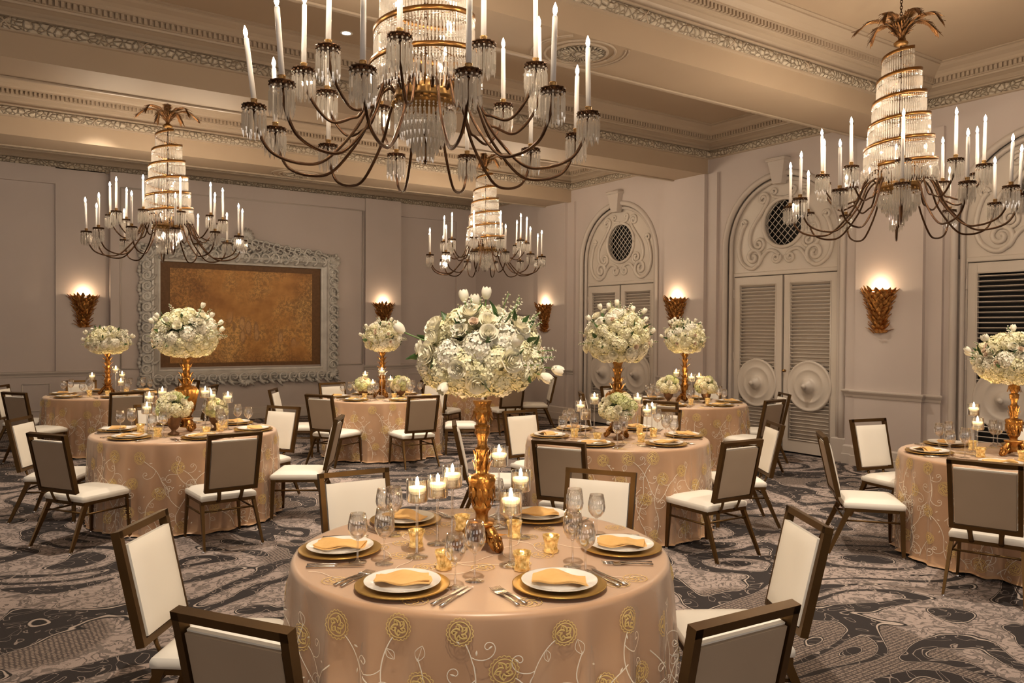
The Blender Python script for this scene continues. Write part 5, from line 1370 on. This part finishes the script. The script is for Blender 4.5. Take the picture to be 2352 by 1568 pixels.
# ================================================================ CHANDELIERS
def prism(mb, x, y, ztop, L_, w_, bead=True):
    z = ztop
    if bead:
        mb.ball((x, y, z - .007), .0062, 5); z -= .015
    vs = [(x, y, z)] + [(x + w_ * math.cos(a), y + w_ * math.sin(a), z - L_ * .12) for a in (0, PI / 2, PI, 1.5 * PI)] + [(x + w_ * math.cos(a), y + w_ * math.sin(a), z - L_ * .78) for a in (0, PI / 2, PI, 1.5 * PI)] + [(x, y, z - L_)]
    fs = [(0, 1 + (k + 1) % 4, 1 + k) for k in range(4)] + [(1 + k, 1 + (k + 1) % 4, 5 + (k + 1) % 4, 5 + k) for k in range(4)] + [(9, 5 + k, 5 + (k + 1) % 4) for k in range(4)]
    mb.add(vs, fs, 0, False)
def chand_meshes():
    G = {}
    # cup: spiky dark bronze dish with a gold candle socket
    b = MB(); b.lathe([(0, -.004), (.02, -.006), (.046, -.002), (.058, .008), (.060, .013), (.054, .012), (.042, .004), (.02, .006), (.0, .006)], 24, flute=12, famp=.06)
    for k in range(12):
        a = 2 * PI * k / 12; d = Vector((math.cos(a), math.sin(a), 0)); b.tube([d * .05 + Vector((0, 0, .008)), d * .061 + Vector((0, 0, -.008))], [.007, .004], 5)
    G['cup'] = b.mesh('bobeche', M['darkbrass'])
    G['socket'] = MB().lathe([(.010, .0), (.018, .006), (.0165, .012), (.0165, .038), (.019, .042), (.017, .044), (.0, .042)], 16).mesh('candle_socket', M['brass'])
    f = MB()
    for k in range(14):
        a = 2 * PI * k / 14; prism(f, .056 * math.cos(a), .056 * math.sin(a), -.006, .115 + .02 * (k % 2), .0072)
    for k in range(7):
        a = 2 * PI * k / 7; prism(f, .030 * math.cos(a), .030 * math.sin(a), -.012, .14, .0068)
    G['fringe'] = f.mesh('crystal_fringe', M['crystal'])
    G['candle'] = MB().lathe([(.0, .0), (.0135, .0), (.0128, .315), (.008, .322), (0, .322)], 14).mesh('candle', M['taper'])
    G['flame'] = MB().lathe([(0, .322), (.007, .328), (.0115, .343), (.0095, .358), (.0035, .376), (0, .384)], 10).mesh('flame', M['bulb'])
    def arm(R_, zc, r0, z0, dip, th):
        P = catmull([(r0, 0, z0), (r0 + .04, 0, z0 + .05), (r0 + .12, 0, z0 - .02), (r0 + .20, 0, z0 - .20), (r0 + (R_ - r0) * .50, 0, dip + .03), (r0 + (R_ - r0) * .68, 0, dip), (R_ - .09, 0, dip + .045), (R_ - .02, 0, (dip + zc) / 2 + .02), (R_, 0, zc - .01)], 6)
        return MB().tube(P, th, 8).mesh('arm', M['darkbrass'])
    G['arm0'] = arm(.90, 2.87, .17, 3.02, 2.60, .0085); G['arm1'] = arm(.65, 3.10, .15, 3.10, 2.84, .0080)
    # spiral band and its crystal strands
    turns, zt, zb, rt, rb = 5.25, 4.20, 3.17, .125, .312
    rb_ = MB(); n = 260; vs = []; fs = []
    def sp(t): return (rt + (rb - rt) * t ** .8, zt - (zt - zb) * t, -1.9 - t * turns * 2 * PI)
    for i in range(n + 1):
        t = i / n; r, z, a = sp(t)
        for dr, dz in ((0, 0), (.004, 0), (.004, -.030), (0, -.030)): vs.append(((r + dr) * math.cos(a), (r + dr) * math.sin(a), z + dz))
    for i in range(n):
        for k in range(4): q = (k + 1) % 4; fs.append((i * 4 + k, (i + 1) * 4 + k, (i + 1) * 4 + q, i * 4 + q))
    rb_.add(vs, fs, 0, True)
    for k in range(14):
        r, z, a = sp(k / 13.5); rb_.tube([(0, 0, z + .03), (r * math.cos(a), r * math.sin(a), z - .01)], .003, 5)
    G['spiral'] = rb_.mesh('spiral_band', M['ribbon'])
    s = MB(); a_len = 0; t = 0
    while t < .995:
        r, z, a = sp(t); pit = (zt - zb) / turns
        x, y = (r - .004) * math.cos(a), (r - .004) * math.sin(a)
        for q in range(3): s.ball((x, y, z - .030 - q * .014), .006, 5)
        prism(s, x, y, z - .068, min(.125, pit - .075), .0068, False)
        s.ball((x, y, z - .068 - min(.125, pit - .075) - .006), .005, 4)
        t += .0200 / (2 * PI * r * turns)
    G['strands'] = s.mesh('crystal_strands', M['crystal'])
    # lower skirt of crystals below the spiral, in rings
    s = MB()
    for (R_, z, L_, m_) in ((.306, 3.155, .10, 66),):
        for k in range(m_):
            a = 2 * PI * k / m_; x, y = R_ * math.cos(a), R_ * math.sin(a)
            for q in range(2): s.ball((x, y, z - .012 - q * .014), .006, 4)
            prism(s, x, y, z - .035, L_ * .8, .0068, False)
    G['skirt'] = s.mesh('crystal_skirt', M['crystal'])
    s = MB()
    for (R_, z, L_, m_) in ((.165, 2.955, .13, 44), (.135, 2.93, .16, 34), (.10, 2.90, .17, 26), (.07, 2.82, .12, 20), (.045, 2.79, .14, 12)):
        for k in range(m_):
            a = 2 * PI * k / m_ + R_ * 9; x, y = R_ * math.cos(a), R_ * math.sin(a)
            s.ball((x, y, z - .01), .007, 5); s.ball((x, y, z - .024), .006, 4); prism(s, x, y, z - .03, L_ * .78, .0070, False)
    G['drops'] = s.mesh('crystal_drops', M['crystal'])
    # crown: pierced gold ring, hub and upright gold leaves
    c = MB(); c.lathe([(.150, 2.975), (.172, 2.98), (.178, 3.00), (.172, 3.02), (.176, 3.03), (.160, 3.035), (.150, 3.02), (.150, 2.975)], 40)
    for k in range(26):
        a = 2 * PI * k / 26; c.ball((.178 * math.cos(a), .178 * math.sin(a), 2.965), .011, 6)
    c.lathe([(0, 2.90), (.035, 2.92), (.08, 2.955), (.15, 2.972), (.15, 2.985), (.05, 2.98), (.03, 3.02), (.04, 3.08), (.02, 3.12), (0, 3.12)], 28)
    G['crown'] = c.mesh('crown_ring', M['brass'])
    lv = MB()
    for k in range(30):
        a = 2 * PI * k / 30; d = Vector((math.cos(a), math.sin(a), 0))
        lv.tube([d * .15 + Vector((0, 0, 3.03)), d * .155 + Vector((0, 0, 3.10)), d * (.175 + .02 * (k % 2)) + Vector((0, 0, 3.15 + .03 * (k % 3)))], [.006, .009, .002], 5, flat=.4)
    G['crownleaves'] = lv.mesh('crown_leaves', M['ribbon'])
    rod = MB().tube([(0, 0, 2.66), (0, 0, 4.24)], .007, 8); z = 2.75
    while z < 4.2: rod.ball((0, 0, z), .013, 7); z += .055
    rod.tube([(0, 0, 2.66), (0, 0, 2.64)], [.010, .002], 6); G['rod'] = rod.mesh('centre_rod', M['darkbrass'])
    # palm plume
    def frond(L_, seed):
        r = random.Random(seed); mb = MB()
        P = catmull([(.012, 0, 0), (.05, 0, .10), (.13, 0, .175), (.24, 0, .19), (.34 * L_ / .34, 0, .13)], 6)
        mb.tube(P, [.006 * (1 - .8 * i / (len(P) - 1)) for i in range(len(P))], 5)
        for i in range(2, len(P)):
            t = (P[i] - P[i - 1]).normalized(); tt = i / len(P)
            for q in (-1, 1):
                d = t * 1.0 + Vector((0, q * (.85 - .5 * tt), -.12)); leaf_blade(mb, P[i], d, Vector((0, 0, 1)) - t * .3, (.115 * (1 - .35 * tt)) * r.uniform(.8, 1.15), .020, curl=-.25)
        leaf_blade(mb, P[-1], (P[-1] - P[-2]), (0, 0, 1), .08, .02)
        return mb.mesh('palm_frond', M['plume'])
    G['fronds'] = [frond(.34, 1), frond(.30, 2)]
    def up_leaf():
        mb = MB()
        for k in range(7): leaf_blade(mb, (.01, (k - 3) * .006, .02 * abs(k - 3)), (.45, (k - 3) * .16, 1), (1, 0, -.3), .15 - .012 * abs(k - 3), .03, curl=.3)
        return mb.mesh('plume_leaf', M['plume'])
    G['upleaf'] = up_leaf()
    G['plumebase'] = MB().lathe([(0, -.03), (.03, -.03), (.055, -.02), (.06, 0), (.045, .015), (.022, .03), (.018, .07), (0, .07)], 20).mesh('plume_base', M['brass'])
    ch = MB(); z = 4.22; k = 0
    while z < ZC - .02:
        T = Matrix.Translation((0, 0, z)) @ Matrix.Rotation(k * PI / 2, 4, 'Z')
        ch.tube([(.010 * math.cos(2 * PI * i / 10), 0, .017 * math.sin(2 * PI * i / 10)) for i in range(11)], .0035, 5, M=T); z += .026; k += 1
    G['chain'] = ch.mesh('chain', M['darkbrass'])
    G['canopy'] = MB().lathe([(0, ZC - .06), (.02, ZC - .055), (.06, ZC - .03), (.075, ZC - .002), (0, ZC - .002)], 24).mesh('canopy', M['brass'])
    return G
CG = chand_meshes()
def chandelier(x, y, lab, spin=0.0, tilts={}, detail=True):
    t = thing('chandelier', lab, 'chandelier', (x, y, 0), spin, 'crystal spiral chandeliers')
    for nm, k in (('centre_rod', 'rod'), ('spiral_band', 'spiral'), ('crown_ring', 'crown'), ('crown_leaves', 'crownleaves'), ('chain', 'chain'), ('canopy', 'canopy')): put(nm, CG[k], t)
    for nm, k in (('crystal_strands', 'strands'), ('crystal_skirt', 'skirt'), ('crystal_drops', 'drops')):
        o = put(nm, CG[k], t, label='hanging clear crystal prisms'); o['kind'] = 'stuff'
    pb = put('plume_base', CG['plumebase'], t, (0, 0, 4.25))
    for k in range(7): put('palm_frond', CG['fronds'][k % 2], t, (0, 0, 4.27), (0, 0, 2 * PI * k / 7 + .2))
    for k in range(6): put('plume_leaf', CG['upleaf'], t, (0, 0, 4.28), (0, 0, 2 * PI * k / 6))
    r = random.Random(int(x * 10 + y * 7)); idx = 0
    for tier, (n, R_, zc) in enumerate(((12, .90, 2.87), (10, .65, 3.10))):
        for k in range(n):
            a = 2 * PI * k / n + (rad(14) if tier == 0 else rad(15))
            arm = put('arm', CG['arm%d' % tier], t, (0, 0, 0), (0, 0, a))
            put('bobeche', CG['cup'], arm, (R_, 0, zc)); put('candle_socket', CG['socket'], arm, (R_, 0, zc))
            o = put('crystal_fringe', CG['fringe'], arm, (R_, 0, zc)); o['kind'] = 'stuff'
            tl = rad(tilts.get((tier, k), r.uniform(-1.2, 2.0)))
            put('candle', CG['candle'], arm, (R_, 0, zc + .036), (0, tl, 0)); put('flame', CG['flame'], arm, (R_, 0, zc + .036), (0, tl, 0))
            q = Vector((math.sin(tl) * .398, 0, math.cos(tl) * .398))
            plight('candle_bulb_light', (R_ + q.x, 0, zc + .036 + q.z), CANDLE_W, (1.0, .79, .56), .008, arm)
    for z in (3.25, 3.55, 3.85): plight('inner_bulb', (.03, .03, z), CANDLE_W * 1.1, (1.0, .82, .62), .012, t)  # lights added inside the spiral to make the crystals sparkle
    return t
chandelier(2.10, 3.92, 'huge crystal spiral chandelier cut off by the top edge of the photo', 0.0, {(0, 5): 7, (0, 6): 5})
chandelier(6.74, 3.86, 'crystal spiral chandelier with palm plume at the upper right', .3)
chandelier(2.10, 10.70, 'crystal spiral chandelier hanging at the left before the tapestry', .7)
chandelier(6.78, 10.65, 'smallest-looking crystal chandelier in the far distance at the centre', 1.1)
bpy.context.view_layer.update()
